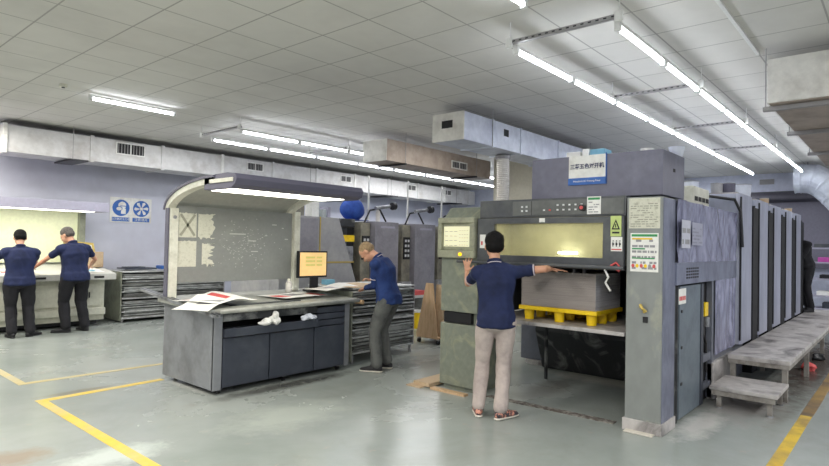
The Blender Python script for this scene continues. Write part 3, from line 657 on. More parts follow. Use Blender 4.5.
def tower(x0, first):
    u = thing('printing_unit', 'temp', 'printing unit', (x0, Yp + 0.7, 0), 'printing units of the rear press')
    MB(m_p2face, m_lav).box(x0, x0 + 0.66, Yp, Yp + 1.35, 0.0, 1.98).box(x0 + 0.15, x0 + 0.55, Yp - 0.002, Yp, 1.86, 1.9, 1).build('cover', u, bev=0.015)
    MB(m_p2olive).box(x0 - 0.26, x0 - 0.01, Yp + 0.12, Yp + 1.3, 0.05, 1.95).build('control_column', u, bev=0.01)
    b_ = MB(m_black, m_button); f_ = FY(Yp + 0.12); b_.fb(f_, x0 - 0.23, x0 - 0.05, 1.25, 1.7, 0, 0.03)
    for i in range(2):
        for j in range(4): b_.fb(f_, x0 - 0.21 + i * 0.085, x0 - 0.16 + i * 0.085, 1.3 + j * 0.1, 1.35 + j * 0.1, 0.03, 0.036, 1)
    b_.build('button_panel', u)
    MB(m_dark).box(x0 - 0.47, x0 - 0.27, Yp + 0.3, Yp + 1.2, 0.05, 1.85).build('gap_shade', u)  # dark block standing for the shade in the gap beside the unit
    MB(m_p2grey).box(x0 - 0.4, x0 - 0.1, Yp - 0.02, Yp + 0.1, 0.3, 0.8).build('lower_cover', u, bev=0.01)
    # swivel ink-agitator arm on top
    a = MB(m_black, m_steel); a.tube([(x0 - 0.1, Yp + 0.2, 1.95), (x0 + 0.05, Yp + 0.2, 2.2), (x0 + 0.45, Yp + 0.15, 2.28)], 0.018, m=0)
    a.cyl((x0 + 0.1, Yp + 0.1, 2.24), (x0 + 0.5, Yp + 0.1, 2.3), 0.035, m=1); a.cyl((x0 + 0.5, Yp + 0.04, 2.3), (x0 + 0.58, Yp + 0.04, 2.31), 0.075, m=0)
    a.tube([(x0 + 0.3, Yp + 0.2, 2.25), (x0 + 0.5, Yp + 0.2, 2.0)], 0.018, m=0); a.build('swing_arm', u)
    MB(m_white).cyl((x0 + 0.2, Yp + 0.4, 1.98), (x0 + 0.2, Yp + 0.4, 2.9), 0.02).build('standpipe', u)
    return u
u0 = tower(7.78, True); u0['label'] = 'nearest grey unit of the rear press, behind the stooping man'
for i, lb in ((1, 'middle grey unit of the rear press, just left of the olive cabinet'), (2, 'third grey unit of the rear press, half hidden by the olive cabinet')):
    q = copy_tree(u0); q.location = Vector((7.78 + i * 1.17, Yp + 0.7, 0)); q['label'] = lb
mb = MB(m_bluebag); mb.sph((7.6, 8.15, 2.2), 0.26, sc=(1, 0.8, 0.85), sub=3)
for v in mb.bm.verts:
    if v.co.z < 2.01: v.co.z = 2.012
    v.co += Vector((noise.noise(v.co * 6), noise.noise(v.co * 7 + Vector((3, 0, 0))), 0)) * 0.03
mb.box(7.3, 7.9, 8.0, 8.4, 2.001, 2.012)
mb.build('blue_bundle', None, 'rounded bright blue covered bundle on top of the rear press', 'bundle', smooth=True)
for k, (x, y, dx, h, mt, lb) in enumerate(((6.0, 7.95, 0.28, 0.32, m_p2olive, 'olive grey carton on the rear press, next to the console hood'), (6.45, 7.95, 0.16, 0.34, m_paper, 'upright white carton on the rear press'),
        (6.66, 7.9, 0.07, 0.15, m_clear, 'small clear can on the rear press'), (6.8, 7.95, 0.08, 0.2, m_lav, 'lavender can on the rear press'))):
    MB(mt).box(x, x + dx, y, y + 0.2, 2.0, 2.0 + h).build('carton' if k < 2 else 'ink_can', None, lb, 'carton' if k < 2 else 'can', bev=0.006)
mb = MB(m_hose); mb.cyl((8.05, 7.9, 1.985), (8.05, 7.9, 2.18), 0.045).cyl((8.05, 7.9, 2.18), (8.05, 7.9, 2.22), 0.045, 0.02); mb.build('white_bottle', None, 'white plastic bottle on top of the nearest unit of the rear press', 'bottle')

# yellow bucket, red box, board cart, cardboard
b = thing('yellow_bucket', 'yellow bucket on the floor behind the plate rack', 'bucket', (8.2, 6.95, 0))
MB(m_yellow).cyl((8.2, 6.95, 0), (8.2, 6.95, 0.3), 0.12, 0.15, seg=20).build('bucket_body', b, smooth=False)
MB(m_white).cyl((8.2, 6.95, 0.3), (8.2, 6.95, 0.33), 0.155).build('bucket_lid', b)
MB(m_red, m_plate).box(8.0, 8.7, 7.0, 7.5, 0.55, 0.6, 1).box(8.1, 8.5, 7.02, 7.3, 0.6, 0.68, 0).box(8.65, 8.69, 7.05, 7.45, 0, 0.55, 1).box(8.35, 8.42, 7.3, 7.45, 0, 0.55, 1).build('side_stand', None, 'low steel stand with red packs beside the rear press', 'stand')
b = thing('board_cart', 'plywood A-frame cart on casters between the rack and the olive cabinet', 'cart', (7.1, 5.75, 0))
MB(m_ply).box(7.0, 7.5, 5.5, 5.95, 0.09, 0.12).build('cart_base', b)
MB(m_ply).prism([(7.0, 5.96, 0.12), (7.0, 5.53, 0.12), (7.03, 5.66, 0.95), (7.03, 5.8, 0.95)], (0.02, 0, 0)).build('board', b, bev=0.003)
MB(m_card).prism([(7.1, 5.68, 0.12), (7.1, 5.46, 0.12), (7.12, 5.56, 0.93), (7.12, 5.66, 0.93)], (0.02, 0, 0)).build('board', b)
MB(m_ply).hexa([(7.15, 5.6, 0.12), (7.5, 5.6, 0.12), (7.5, 5.63, 0.12), (7.15, 5.63, 0.12), (7.15, 5.42, 0.95), (7.5, 5.42, 0.95), (7.5, 5.45, 0.95), (7.15, 5.45, 0.95)]).build('board', b)
for (x, y) in ((7.03, 5.92), (7.05, 5.55), (7.42, 5.9), (7.42, 5.55)):
    k = MB(m_steel).box(x - 0.02, x + 0.02, y - 0.02, y + 0.02, 0.06, 0.09).build('caster', b)
    MB(m_black).cyl((x, y - 0.015, 0.037), (x, y + 0.015, 0.037), 0.037).build('wheel', k)
MB(m_card).box(4.78, 5.3, 4.0, 4.2, 0, 0.012).box(4.85, 5.35, 3.93, 4.15, 0.012, 0.05).build('cardboard_pieces', None, 'flattened cardboard pieces on the floor left of the olive cabinet', 'cardboard')
MB(m_ply).box(4.83, 4.9, 3.45, 3.9, 0, 0.022).build('wood_batten', None, 'thin wooden batten on the floor in front of the olive cabinet', 'batten')

# ------------------------------------------------------------------ big press: control cabinet
c = thing('control_cabinet', 'olive-grey control cabinet with a lit keypad at the left of the big press', 'control cabinet', (5.2, 3.64, 0))
fx = FX(4.98)
MB(m_cab).box(4.98, 5.45, 3.41, 3.89, 0.05, 0.71).box(4.98, 5.45, 3.41, 3.89, 0.84, 1.43).box(5.05, 5.45, 3.41, 3.89, 0.71, 0.84).box(5.02, 5.44, 3.44, 3.86, 0.0, 0.05).build('cabinet_body', c, bev=0.004)
MB(m_dark).box(5.0, 5.05, 3.5, 3.86, 0.72, 0.83).build('slot', c)
MB(m_cab).box(5.0, 5.45, 3.41, 3.89, 1.43, 1.84).prism([(5.0, 3.41, 1.84), (5.45, 3.41, 1.84), (5.45, 3.41, 1.97), (5.12, 3.41, 1.97)], (0, 0.48, 0)).build('cabinet_head', c, bev=0.008)
bz = MB(m_cablight); bz.fb(fx, -3.9, -3.42, 1.42, 1.5, 0.0, 0.07); bz.fb(fx, -3.9, -3.42, 1.79, 1.85, 0.0, 0.07); bz.fb(fx, -3.9, -3.85, 1.5, 1.79, 0, 0.07); bz.fb(fx, -3.48, -3.42, 1.5, 1.79, 0, 0.07); bz.fb(fx, -3.86, -3.46, 1.5, 1.8, 0, 0.03)
k = bz.build('bezel', c, bev=0.008)
mb = MB(m_screen2, m_ink); mb.fb(fx, -3.835, -3.495, 1.54, 1.755, 0.03, 0.04)
for i in range(3):
    for j in range(4): mb.fb(fx, -3.82 + i * 0.06, -3.775 + i * 0.06, 1.55 + j * 0.05, 1.555 + j * 0.05, 0.04, 0.042, 1)
for i in range(4):
    for j in range(5): mb.fb(fx, -3.63 + i * 0.032, -3.612 + i * 0.032, 1.555 + j * 0.038, 1.56 + j * 0.038, 0.04, 0.042, 1)
mb.build('keypad', k)
MB(m_buttonyellow).cyl((4.91, 3.59, 1.46), (4.895, 3.59, 1.46), 0.018).build('indicator_lamp', k)

# ------------------------------------------------------------------ big press: delivery section
p = thing('press_delivery', 'large dark grey delivery section of the main press with amber window and corner pillar', 'printing press', (6.2, 2.5, 0))
YR = 1.56
MB(m_pillar).box(4.98, 5.32, YR, 1.86, 0.02, 2.0).build('corner_pillar', p, bev=0.008)
MB(m_dirtysteel).box(4.965, 5.34, YR - 0.015, 1.875, 0, 0.1).build('pillar_foot', p, bev=0.004)
MB(m_press).box(4.985, 5.1, 1.87, 3.4, 1.84, 2.02).build('top_panel', p, bev=0.006)
# hood front with real window opening
fp = FX(5.0)
hf = MB(m_press); hf.fb(fp, -3.4, -1.875, 1.78, 1.835, 0, 0.05); hf.fb(fp, -3.4, -1.875, 1.4, 1.465, 0, 0.05); hf.fb(fp, -3.4, -3.2, 1.465, 1.78, 0, 0.05); hf.fb(fp, -2.06, -1.875, 1.465, 1.78, 0, 0.05)
H_ = hf.build('front_guard', p)
MB(m_pane).fb(fp, -3.2, -2.06, 1.465, 1.78, 0.02, 0.026).build('window_pane', H_)
MB(m_windowin).box(5.5, 5.53, 1.9, 3.38, 1.38, 1.83).box(5.0, 5.5, 3.34, 3.38, 1.4, 1.83).box(5.0, 5.5, 1.9, 1.94, 1.4, 1.83).box(5.0, 5.5, 1.94, 3.34, 1.38, 1.4).build('delivery_chamber', p)
MB(m_tube).cyl((5.42, 2.52, 1.5), (5.42, 2.72, 1.5), 0.012, seg=8).build('chamber_glint', p)  # small glowing tube standing in for the bright glint in the window
sp = MB(m_presspanel, m_button, m_red, m_black)
fq = FX(4.985); sp.fb(fq, -3.0, -1.885, 1.86, 2.0, 0, 0.012)
for i, u in enumerate((-2.66, -2.6, -2.52, -2.46, -2.4, -2.34, -2.28)):
    sp.fb(fq, u, u + 0.018, 1.9, 1.915, 0.012, 0.02, 2 if i in (1,) else 1)
    if i > 1: sp.fb(fq, u, u + 0.018, 1.945, 1.96, 0.012, 0.02, 1)
for u in (-2.9, -2.85):
    for v in (1.895, 1.935): sp.fb(fq, u, u + 0.018, v, v + 0.018, 0.012, 0.02, 1)
sp.fb(fq, -2.79, -2.785, 1.86, 2.0, 0.012, 0.014, 3); sp.build('switch_panel', p)
MB(m_red, m_black).cyl((4.972, 2.26, 1.92), (4.94, 2.26, 1.92), 0.03, m=1).cyl((4.94, 2.26, 1.92), (4.93, 2.26, 1.92), 0.016, m=0).build('selector_knob', p)
def placard(fr, u0, u1, v0, v1, d, base, rows, name, parent, ink=m_ink, head=None):
    mb = MB(base, ink, head or ink); mb.fb(fr, u0, u1, v0, v1, 0, d)
    if head: mb.fb(fr, u0 + 0.01, u1 - 0.01, v1 - 0.03, v1 - 0.01, d, d + 0.001, 2)
    if rows: greek(mb, fr, u0 + 0.015, u1 - 0.015, v0 + 0.01, v1 - 0.04, rows, d + 0.001, 1)
    return mb.build(name, parent)
random.seed(5)
placard(FX(4.972), -2.22, -2.09, 1.86, 2.02, 0.003, m_paper, 5, 'notice_sheet', p, m_ink, m_green)
placard(FX(4.95), -2.69, -2.63, 1.79, 1.83, 0.002, m_paper, 2, 'maker_plate', p, m_green)
w = placard(FX(4.95), -1.99, -1.895, 1.66, 1.84, 0.003, m_warn, 0, 'warning_sign', p)
mb = MB(m_black, m_warn); F5 = FX(4.946)
mb.prism([F5.p(-1.98, 1.72, 0), F5.p(-1.905, 1.72, 0), F5.p(-1.9425, 1.81, 0)], F5.n * 0.002)
mb.prism([F5.p(-1.963, 1.731, 0.002), F5.p(-1.922, 1.731, 0.002), F5.p(-1.9425, 1.787, 0.002)], F5.n * 0.001, 1)
mb.fb(F5, -1.947, -1.938, 1.737, 1.768, 0.003, 0.004); mb.fb(F5, -1.975, -1.91, 1.685, 1.7, 0, 0.001); mb.build('warning_symbol', w)
w = placard(FX(4.95), -1.985, -1.885, 1.53, 1.655, 0.003, m_paper, 0, 'pictogram_sign', p)
mb = MB(m_black, m_red); F5 = FX(4.946)
for i, u in enumerate((-1.97, -1.94, -1.91)): mb.fb(F5, u, u + 0.008, 1.57, 1.61, 0, 0.001); mb.fb(F5, u - 0.003, u + 0.014, 1.585, 1.6, 0, 0.001, i % 2 == 5); mb.fb(F5, u + 0.001, u + 0.01, 1.615, 1.625, 0, 0.001)
mb.fb(F5, -1.98, -1.89, 1.54, 1.55, 0, 0.001, 1); mb.build('pictograms', w)
placard(FX(4.95), -3.37, -3.3, 1.53, 1.67, 0.002, m_paper, 1, 'small_notice', p, m_red)
# sheets on the pillar
w = placard(FX(4.98), -1.84, -1.58, 1.73, 1.99, 0.003, m_sheetold, 11, 'old_notice', p, m_tape)
w = placard(FX(4.98), -1.825, -1.59, 1.36, 1.69, 0.003, m_paper, 6, 'poster', p, m_ink, m_green)
mb = MB(m_red, m_yellow, m_green, m_ink); F5 = FX(4.976)
for i in range(6): mb.sph(F5.p(-1.8 + i * 0.035, 1.41, 0.001), 0.014, (0, 1, 0, 1, 3, 0)[i], sc=(0.1, 1, 1.2))
mb.fb(F5, -1.81, -1.7, 1.55, 1.562, 0, 0.001, 2); mb.fb(F5, -1.81, -1.62, 1.47, 1.48, 0, 0.001, 2); mb.fb(F5, -1.81, -1.64, 1.635, 1.648, 0, 0.001, 1); mb.build('poster_graphics', w)
MB(m_black).fb(FX(4.98), -1.71, -1.67, 0.93, 0.98, 0, 0.01).build('socket', p)
MB(m_brass).tube([(4.97, 1.73, 1.06), (4.94, 1.72, 1.08), (4.93, 1.7, 1.05), (4.95, 1.68, 1.03), (4.97, 1.7, 1.02)], 0.012, m=0).build('latch', p)
# bar under the window
MB(m_press).cyl((4.9, 1.86, 1.385), (4.9, 3.62, 1.385), 0.016).build('hand_rail', p)
MB(m_black).box(4.95, 5.1, 1.87, 3.4, 1.36, 1.4).build('lower_beam', p, bev=0.004)
for y in (2.05, 2.25, 2.35, 2.5, 2.62): MB(m_black).cyl((5.0, y, 1.36), (5.0, y, 1.32), 0.02).build('suction_wheel', p)
MB(m_red).tube([(4.94, 1.98, 1.4), (4.93, 1.93, 1.43), (4.93, 1.9, 1.4), (4.94, 1.95, 1.38), (4.93, 1.9, 1.36)], 0.01).build('red_ties', p)
MB(m_white).tube([(4.96, 2.05, 1.38), (4.94, 2.0, 1.3), (4.95, 2.03, 1.25), (4.94, 1.98, 1.18)], 0.01).build('hanging_rag', p)
# roof, inside walls
MB(m_press).box(5.1, 7.6, YR + 0.02, 3.4, 1.84, 1.99).build('roof', p)
MB(m_dark).box(6.3, 6.35, 1.6, 3.4, 0.8, 1.84).build('inner_back', p)
MB(m_press).box(5.0, 7.4, 3.4, 3.405, 0.83, 2.0).build('left_panel', p)
MB(m_dark).box(5.34, 6.3, 1.88, 1.9, 0.85, 1.38).build('inner_side', p)
for k in range(4): MB(m_steel).cyl((5.6 + k * 0.05, 2.05, 0.9 + k * 0.12), (5.6 + k * 0.05, 1.9, 0.9 + k * 0.12), 0.012).build('inner_bar', p)
# table and things under it
MB(m_dirtysteel).box(4.98, 6.3, 1.87, 3.38, 0.79, 0.825).build('delivery_table', p, bev=0.004)
mb = MB(m_blackdirty); mb.prism([(6.75, 1.7, 0), (6.55, 1.7, 0.5), (6.6, 1.7, 0.79), (7.3, 1.7, 0.79), (7.3, 1.7, 0)], (0, 1.9, 0)); mb.build('catch_pan', p, bev=0.02)
MB(m_blackdirty).cyl((6.2, 3.25, 0), (6.2, 3.25, 0.79), 0.02).build('table_post', p)
MB(m_unitcol).box(6.9, 7.3, 3.62, 4.0, 0.05, 0.95).build('inner_cabinet', p, bev=0.01)
MB(m_dirtysteel).cyl((7.0, 3.75, 0.05), (7.0, 3.75, 0.0), 0.2).build('drain_base', p)
# right side wall of the delivery
def wr(u, v):
    x = 5.32 + (7.6 - 5.32) * u; z = 1.44 + (2.0 - 1.44) * v
    return Vector((x, YR - 0.012 - 0.035 * abs(noise.noise(Vector((x * 3.2 + z * 2.5, z * 1.2, 0)))) - 0.010 * abs(noise.noise(Vector((x * 7 - z * 6, z * 3, 4)))), z))
MB(m_unitcol).box(5.32, 7.6, YR, YR + 0.04, 1.44, 2.0).build('side_panel', p)
MB(m_film).grid(wr, 90, 26).build('plastic_film', p, smooth=True)
random.seed(3)
placard(FY(YR - 0.05), 5.34, 5.6, 1.57, 1.82, 0.002, M('film_sheet', (196, 198, 212), 0.4), 2, 'side_notice', p)
placard(FY(YR - 0.05), 5.66, 6.0, 1.6, 1.81, 0.002, M('film_sheet_dim', (160, 162, 182), 0.4), 5, 'side_notice', p, M('film_ink', (140, 142, 160), 0.5))
MB(m_pillarside).box(5.32, 7.62, YR - 0.02, YR + 0.03, 1.24, 1.44).build('vent_rail', p, bev=0.004)
g = MB(m_dark); fs = FY(YR - 0.02)
for i in range(6):
    for j in range(4): g.fb(fs, 5.6 + i * 0.07, 5.65 + i * 0.07, 1.29 + j * 0.028, 1.307 + j * 0.028, 0, 0.001)
g.build('vent_holes', p)
MB(m_dark).box(5.34, 7.6, YR + 0.06, YR + 0.08, 0.0, 1.24).build('side_shade', p)  # dark sheet painting the shade seen through the side openings
MB(m_pillarside).box(5.0, 5.322, YR - 0.004, YR, 0.1, 1.99).build('pillar_cladding', p)
MB(m_inner).box(5.52, 6.2, YR + 0.01, YR + 0.045, 0.02, 1.22).build('inner_door', p, bev=0.005)
MB(m_deskdark).box(6.2, 6.28, YR + 0.0, YR + 0.05, 0.02, 1.22).build('door_edge', p, bev=0.003)
placard(FY(YR + 0.01), 5.48, 5.7, 1.06, 1.2, 0.002, m_paper, 1, 'door_label', p, m_red)
for z in (0.32, 0.65, 0.98): MB(m_black).fb(FY(YR + 0.01), 5.56, 5.6, z, z + 0.025, 0, 0.006).build('hinge', p)
for (x, yy) in ((5.37, 0.02), (5.42, 0.03), (5.47, 0.025)): MB(m_blackdirty).cyl((x, YR + yy, 0.0), (x, YR + yy, 1.24), 0.014).build('cable_run', p)
MB(m_yellow).box(6.38, 6.5, YR + 0.01, YR + 0.05, 0.88, 1.02).build('valve_box', p, bev=0.004)
MB(m_steel).cyl((6.46, YR + 0.02, 0.87), (6.46, YR + 0.02, 0.77), 0.03).build('valve_cup', p)
MB(m_black).tube([(6.4, YR + 0.03, 0.9), (6.36, YR + 0.02, 0.7), (6.45, YR + 0.02, 0.6), (6.5, YR + 0.03, 0.3)], 0.014).build('air_hose', p)
MB(m_unitcol).box(6.6, 6.68, YR, YR + 0.055, 0.02, 1.24).box(6.28, 6.6, YR + 0.01, YR + 0.05, 0.42, 0.5).box(6.28, 6.6, YR + 0.01, YR + 0.05, 0.14, 0.2).build('frame_post', p)
def wr2(u, v):
    x = 6.68 + 0.9 * u; z = 0.45 + 0.8 * v
    return Vector((x, YR - 0.01 - 0.02 * abs(noise.noise(Vector((x * 6, z * 1.6, 0)))), z))
MB(m_unitcol).box(6.68, 7.6, YR + 0.02, YR + 0.06, 0.02, 1.24).build('lower_panel', p)
MB(m_film).grid(wr2, 40, 26).build('plastic_film', p, smooth=True)
MB(m_dirtysteel).box(6.6, 7.6, YR - 0.02, YR + 0.05, 0.0, 0.38).build('lower_sill', p, bev=0.01)

# fan housing on top with the sign
b = thing('fan_housing', 'grey-blue sheet metal housing on top of the big press bearing the blue and white sign', 'housing', (5.4, 2.2, 2.02))
MB(m_fan).box(5.1, 5.72, 1.6, 2.86, 2.025, 2.42).build('housing_box', b, bev=0.004)
MB(m_dark).fb(FY(1.6), 5.38, 5.44, 2.25, 2.28, 0, 0.002).build('key_slot', b)
s = MB(m_white, m_blue); fs = FX(5.1)
s.fb(fs, -2.46, -2.1, 2.155, 2.42, 0, 0.012, 0); s.fb(fs, -2.465, -2.095, 2.145, 2.21, 0.0, 0.014, 1); s.fb(fs, -2.1, -2.093, 2.15, 2.43, 0, 0.014, 1)
sg = s.build('name_sign', b)
text('sign_title', '三菱五色对开机', 0.05, fs, -2.28, 2.315, 0.0135, m_signtext, sg, sx=0.95, bold=0.0014)
text('sign_subtitle', 'Mitsubishi 5C Printing Press', 0.0235, fs, -2.28, 2.178, 0.0155, m_paper, sg)
for (y0, y1, h, mt, nm, lb, cat) in ((2.5, 2.65, 0.1, m_white, 'white_carton', 'white carton on the fan housing, left of the sign', 'carton'), (2.41, 2.48, 0.12, m_paper, 'paper_block', 'upright white paper block just above the sign', 'paper'),
        (2.25, 2.4, 0.11, m_cyan, 'plastic_tub', 'pale bluish clear tub on the fan housing above the sign', 'tub')):
    MB(mt).box(5.42, 5.6, y0, y1, 2.421, 2.421 + h).build(nm, None, lb, cat, bev=0.006)
mb = MB(m_press); mb.box(5.4, 5.6, 2.02, 2.22, 2.421, 2.45)
for i in range(7): mb.cyl((5.45, 2.03 + i * 0.028, 2.45), (5.5, 2.04 + i * 0.025, 2.48), 0.012)
mb.build('tool_tray', None, 'low tray of small dark parts on the fan housing, right of the sign', 'tray')
MB(m_white).cyl((5.5, 1.87, 2.421), (5.5, 1.87, 2.5), 0.06, 0.062, seg=20).build('pipe_stub', b)
MB(m_ductsilver).cyl((5.68, 1.66, 2.421), (5.68, 1.66, 2.52), 0.05, 0.075, seg=20).build('pipe_stub', b)
g = thing('gas_pump', 'white pump with curved black hose behind the left end of the press top', 'pump', (6.6, 3.7, 2.0))
MB(m_dark).box(5.6, 7.3, 3.0, 3.39, 1.992, 2.03).build('base_plate', g)
MB(m_white).cyl((6.5, 3.3, 2.03), (6.5, 3.3, 2.2), 0.09).build('pump_body', g, bev=0.01)
MB(m_black).tube([(6.2, 3.36, 2.05), (6.15, 3.33, 2.15), (6.2, 3.28, 2.22), (6.35, 3.25, 2.26), (6.5, 3.15, 2.3), (6.6, 3.05, 2.34)], 0.04, m=0).build('black_hose', g, smooth=True)
MB(m_blue).box(6.0, 6.1, 3.3, 3.38, 2.03, 2.08).build('blue_block', g)

# paper pile on the yellow pallet
PX0, PX1, PY0, PY1 = 5.14, 5.74, 2.2, 2.98
pl = thing('pallet', 'bright yellow plastic pallet on the press table under the paper pile', 'pallet', (5.44, 2.59, 0.826))
MB(m_yellow).box(PX0 - 0.02, PX1 + 0.02, PY0 - 0.02, PY1 + 0.02, 0.925, 0.965).build('deck', pl, bev=0.006)
for x in (PX0 + 0.06, (PX0 + PX1) / 2, PX1 - 0.06):
    for y in (PY0 + 0.06, (PY0 + PY1) / 2, PY1 - 0.06):
        MB(m_yellow).cyl((x, y, 0.826), (x, y, 0.925), 0.045, 0.052, seg=18).build('foot', pl, smooth=False)
mb = MB(m_pile, m_pileside); n = 46; random.seed(2)
for i in range(n):
    z = 0.967 + i * (0.345 / n); o = random.uniform(-0.003, 0.003)
    mb.box(PX0 + o, PX1 + o, PY0 + 0.0, PY1 + o, z, z + 0.345 / n - 0.0006)
for f_ in mb.bm.faces:
    if f_.calc_center_median().y < PY0 + 0.001: f_.material_index = 1
mb.build('paper_pile', None, 'tall pile of grey printed sheets on the yellow pallet', 'paper pile')
MB(m_dirt).prism([(5.08, 3.28, 0.0), (5.0, 3.3, 0.0), (5.03, 1.98, 0.0), (5.12, 1.98, 0.0)], (0, 0, 0.008)).build('floor_strip', None, 'worn dark metal strip on the floor in front of the big press', 'floor strip')
mb = MB(m_sole); mb.box(4.9, 5.04, 1.6, 1.84, 0, 0.012); mb.build('paper_scrap', None, 'small crushed pad on the floor at the foot of the corner pillar', 'scrap', bev=0.004)

# ------------------------------------------------------------------ big press: printing units
def punit(x0):
    u = thing('printing_unit', 'x', 'printing unit', (x0, 2.5, 0), 'printing units of the big press')
    w_ = 0.76
    cv = MB(m_unit); pts = [(x0 + 0.0, 1.56), (x0 + 0.02, 1.515), (x0 + 0.06, 1.5), (x0 + w_ - 0.16, 1.5), (x0 + w_ - 0.05, 1.53), (x0 + w_, 1.6), (x0 + w_, 1.92), (x0, 1.92)]
    cv.prism([(a, b_, 0.45) for a, b_ in pts], (0, 0, 1.79)).box(x0 + 0.01, x0 + w_ - 0.01, 1.9, 3.3, 0.45, 2.0).build('cover', u, bev=0.006)
    MB(m_unitcol).box(x0 + 0.02, x0 + w_ - 0.02, 1.62, 3.2, 0.0, 0.45).build('base', u)
    MB(m_dark).box(x0 + w_ + 0.002, x0 + 1.083, 1.512, 1.9, 0.0, 2.12).build('gap_shade', u)  # dark strip painting the shade between neighbouring units
    MB(m_blackdirty).box(x0 + w_ + 0.14, x0 + w_ + 0.17, 1.52, 1.56, 0.45, 2.15).build('guide_post', u)
    MB(m_unitcol).box(x0 + w_ + 0.01, x0 + w_ + 0.2, 1.52, 1.7, 0.78, 0.82).build('foot_step', u, bev=0.004)
    MB(m_black).box(x0 + 0.008, x0 + 0.04, 1.50, 1.515, 0.5, 2.2).build('door_gap', u)
    MB(m_dirtysteel).box(x0 + 0.05, x0 + w_ - 0.05, 1.56, 1.9, 2.24, 2.26).build('top_tray', u)
    return u
u0 = punit(7.64); u0['label'] = 'nearest tall lavender-grey unit of the big press, next to the delivery section'
for i, lb in enumerate(('second tall lavender-grey unit of the big press', 'third tall lavender-grey unit of the big press', 'fourth tall lavender-grey unit of the big press', 'farthest tall lavender-grey unit of the big press, by the dark-clad person')):
    q = copy_tree(u0); q.location = (7.64 + (i + 1) * 1.085, 2.5, 0); q['label'] = lb
MB(m_black).tube([(7.3, 1.9, 2.08), (7.45, 1.8, 2.2), (7.58, 1.56, 2.16), (7.6, 1.5, 2.02), (7.61, 1.48, 1.6)], 0.018).build('black_cable', None, 'black cable curving down beside the nearest big press unit', 'cable')
b = thing('louvred_box', 'cream louvred electrical box on the roof of the big press', 'electrical box', (7.0, 2.1, 2.0))
MB(m_cream).box(6.7, 7.35, 1.78, 2.4, 1.992, 2.26).build('box_body', b, bev=0.01)
mb = MB(m_dark); f7 = FY(1.78)
for i in range(4): mb.fb(f7, 6.75 + i * 0.15, 6.87 + i * 0.15, 2.1, 2.15, 0, 0.003)
mb.build('louvres', b)
for i, (x, y, r, h, mt, lb) in enumerate(((7.8, 2.1, 0.09, 0.16, m_ductsilver, 'silvery tin on the nearest big press unit'), (8.0, 1.85, 0.07, 0.14, m_p2grey, 'pale tin on the nearest big press unit'), (8.15, 1.75, 0.08, 0.15, m_hood, 'grey tin at the right on the nearest big press unit'),
        (8.9, 1.75, 0.12, 0.2, m_ductsilver, 'grey bucket on the second big press unit'), (9.95, 1.65, 0.06, 0.09, m_card, 'small tan tin on the third big press unit'), (12.2, 1.65, 0.06, 0.08, m_card, 'small tan tin on the farthest big press unit'))):
    k = thing('ink_tin', lb, 'tin', (x, y, 2.261), 'tins on the big press units')
    MB(mt).cyl((x, y, 2.261), (x, y, 2.261 + h), r * 0.92, r, seg=18).build('tin_body', k)
    MB(m_steel).cyl((x, y, 2.261 + h), (x, y, 2.268 + h), r * 1.04, seg=18).build('rim', k)

# walkway and step
w = thing('walkway', 'long worn steel walkway platform along the big press', 'platform', (10.3, 1.2, 0))
MB(m_dirtysteel).box(7.0, 13.9, 0.92, 1.495, 0.385, 0.43).build('deck', w, bev=0.004)
MB(m_dirtyedge).box(7.0, 13.9, 0.925, 0.95, 0.34, 0.385).box(7.0, 7.03, 0.95, 1.49, 0.34, 0.385).build('edge_beam', w)
for x in (7.05, 8.7, 10.4, 12.1, 13.8):
    for y in (0.97, 1.45): MB(m_dirtyedge).box(x - 0.025, x + 0.03, y - 0.025, y + 0.025, 0, 0.385).build('leg', w)
w = thing('step_bench', 'low worn steel step in front of the walkway', 'step', (6.6, 1.2, 0))
MB(m_dirtysteel).box(6.26, 6.93, 0.92, 1.5, 0.18, 0.215).build('deck', w, bev=0.004)
MB(m_dirtyedge).box(6.27, 6.29, 0.94, 1.48, 0.13, 0.18).build('edge_beam', w)
for x in (6.32, 6.88):
    for y in (0.99, 1.42):
        MB(m_dirtyedge).box(x - 0.02, x + 0.02, y - 0.02, y + 0.02, 0.012, 0.18).build('leg', w)
        MB(m_steel).cyl((x, y, 0), (x, y, 0.012), 0.03).build('foot_pad', w)
random.seed(8)
for i, (x, y, r, mt, lb) in enumerate(((7.6, 1.1, 0.07, m_blackdirty, 'dark rag under the near end of the walkway'), (9.2, 1.0, 0.08, m_red, 'red rag under the walkway'), (10.2, 1.0, 0.08, m_blackdirty, 'dark rag farther along under the walkway'), (7.1, 1.3, 0.08, m_dirt, 'dirty rag on the floor behind the low step'))):
    mb = MB(mt); mb.sph((x, y, r * 0.5), r, sc=(1.3, 1, 0.7), sub=3)
    for v in mb.bm.verts: v.co += Vector((noise.noise(v.co * 15), noise.noise(v.co * 14 + Vector((5, 0, 0))), noise.noise(v.co * 13) * 0.5)) * r * 0.7; v.co.z = max(v.co.z, 0.001)
    mb.build('rag', None, lb, 'rag')

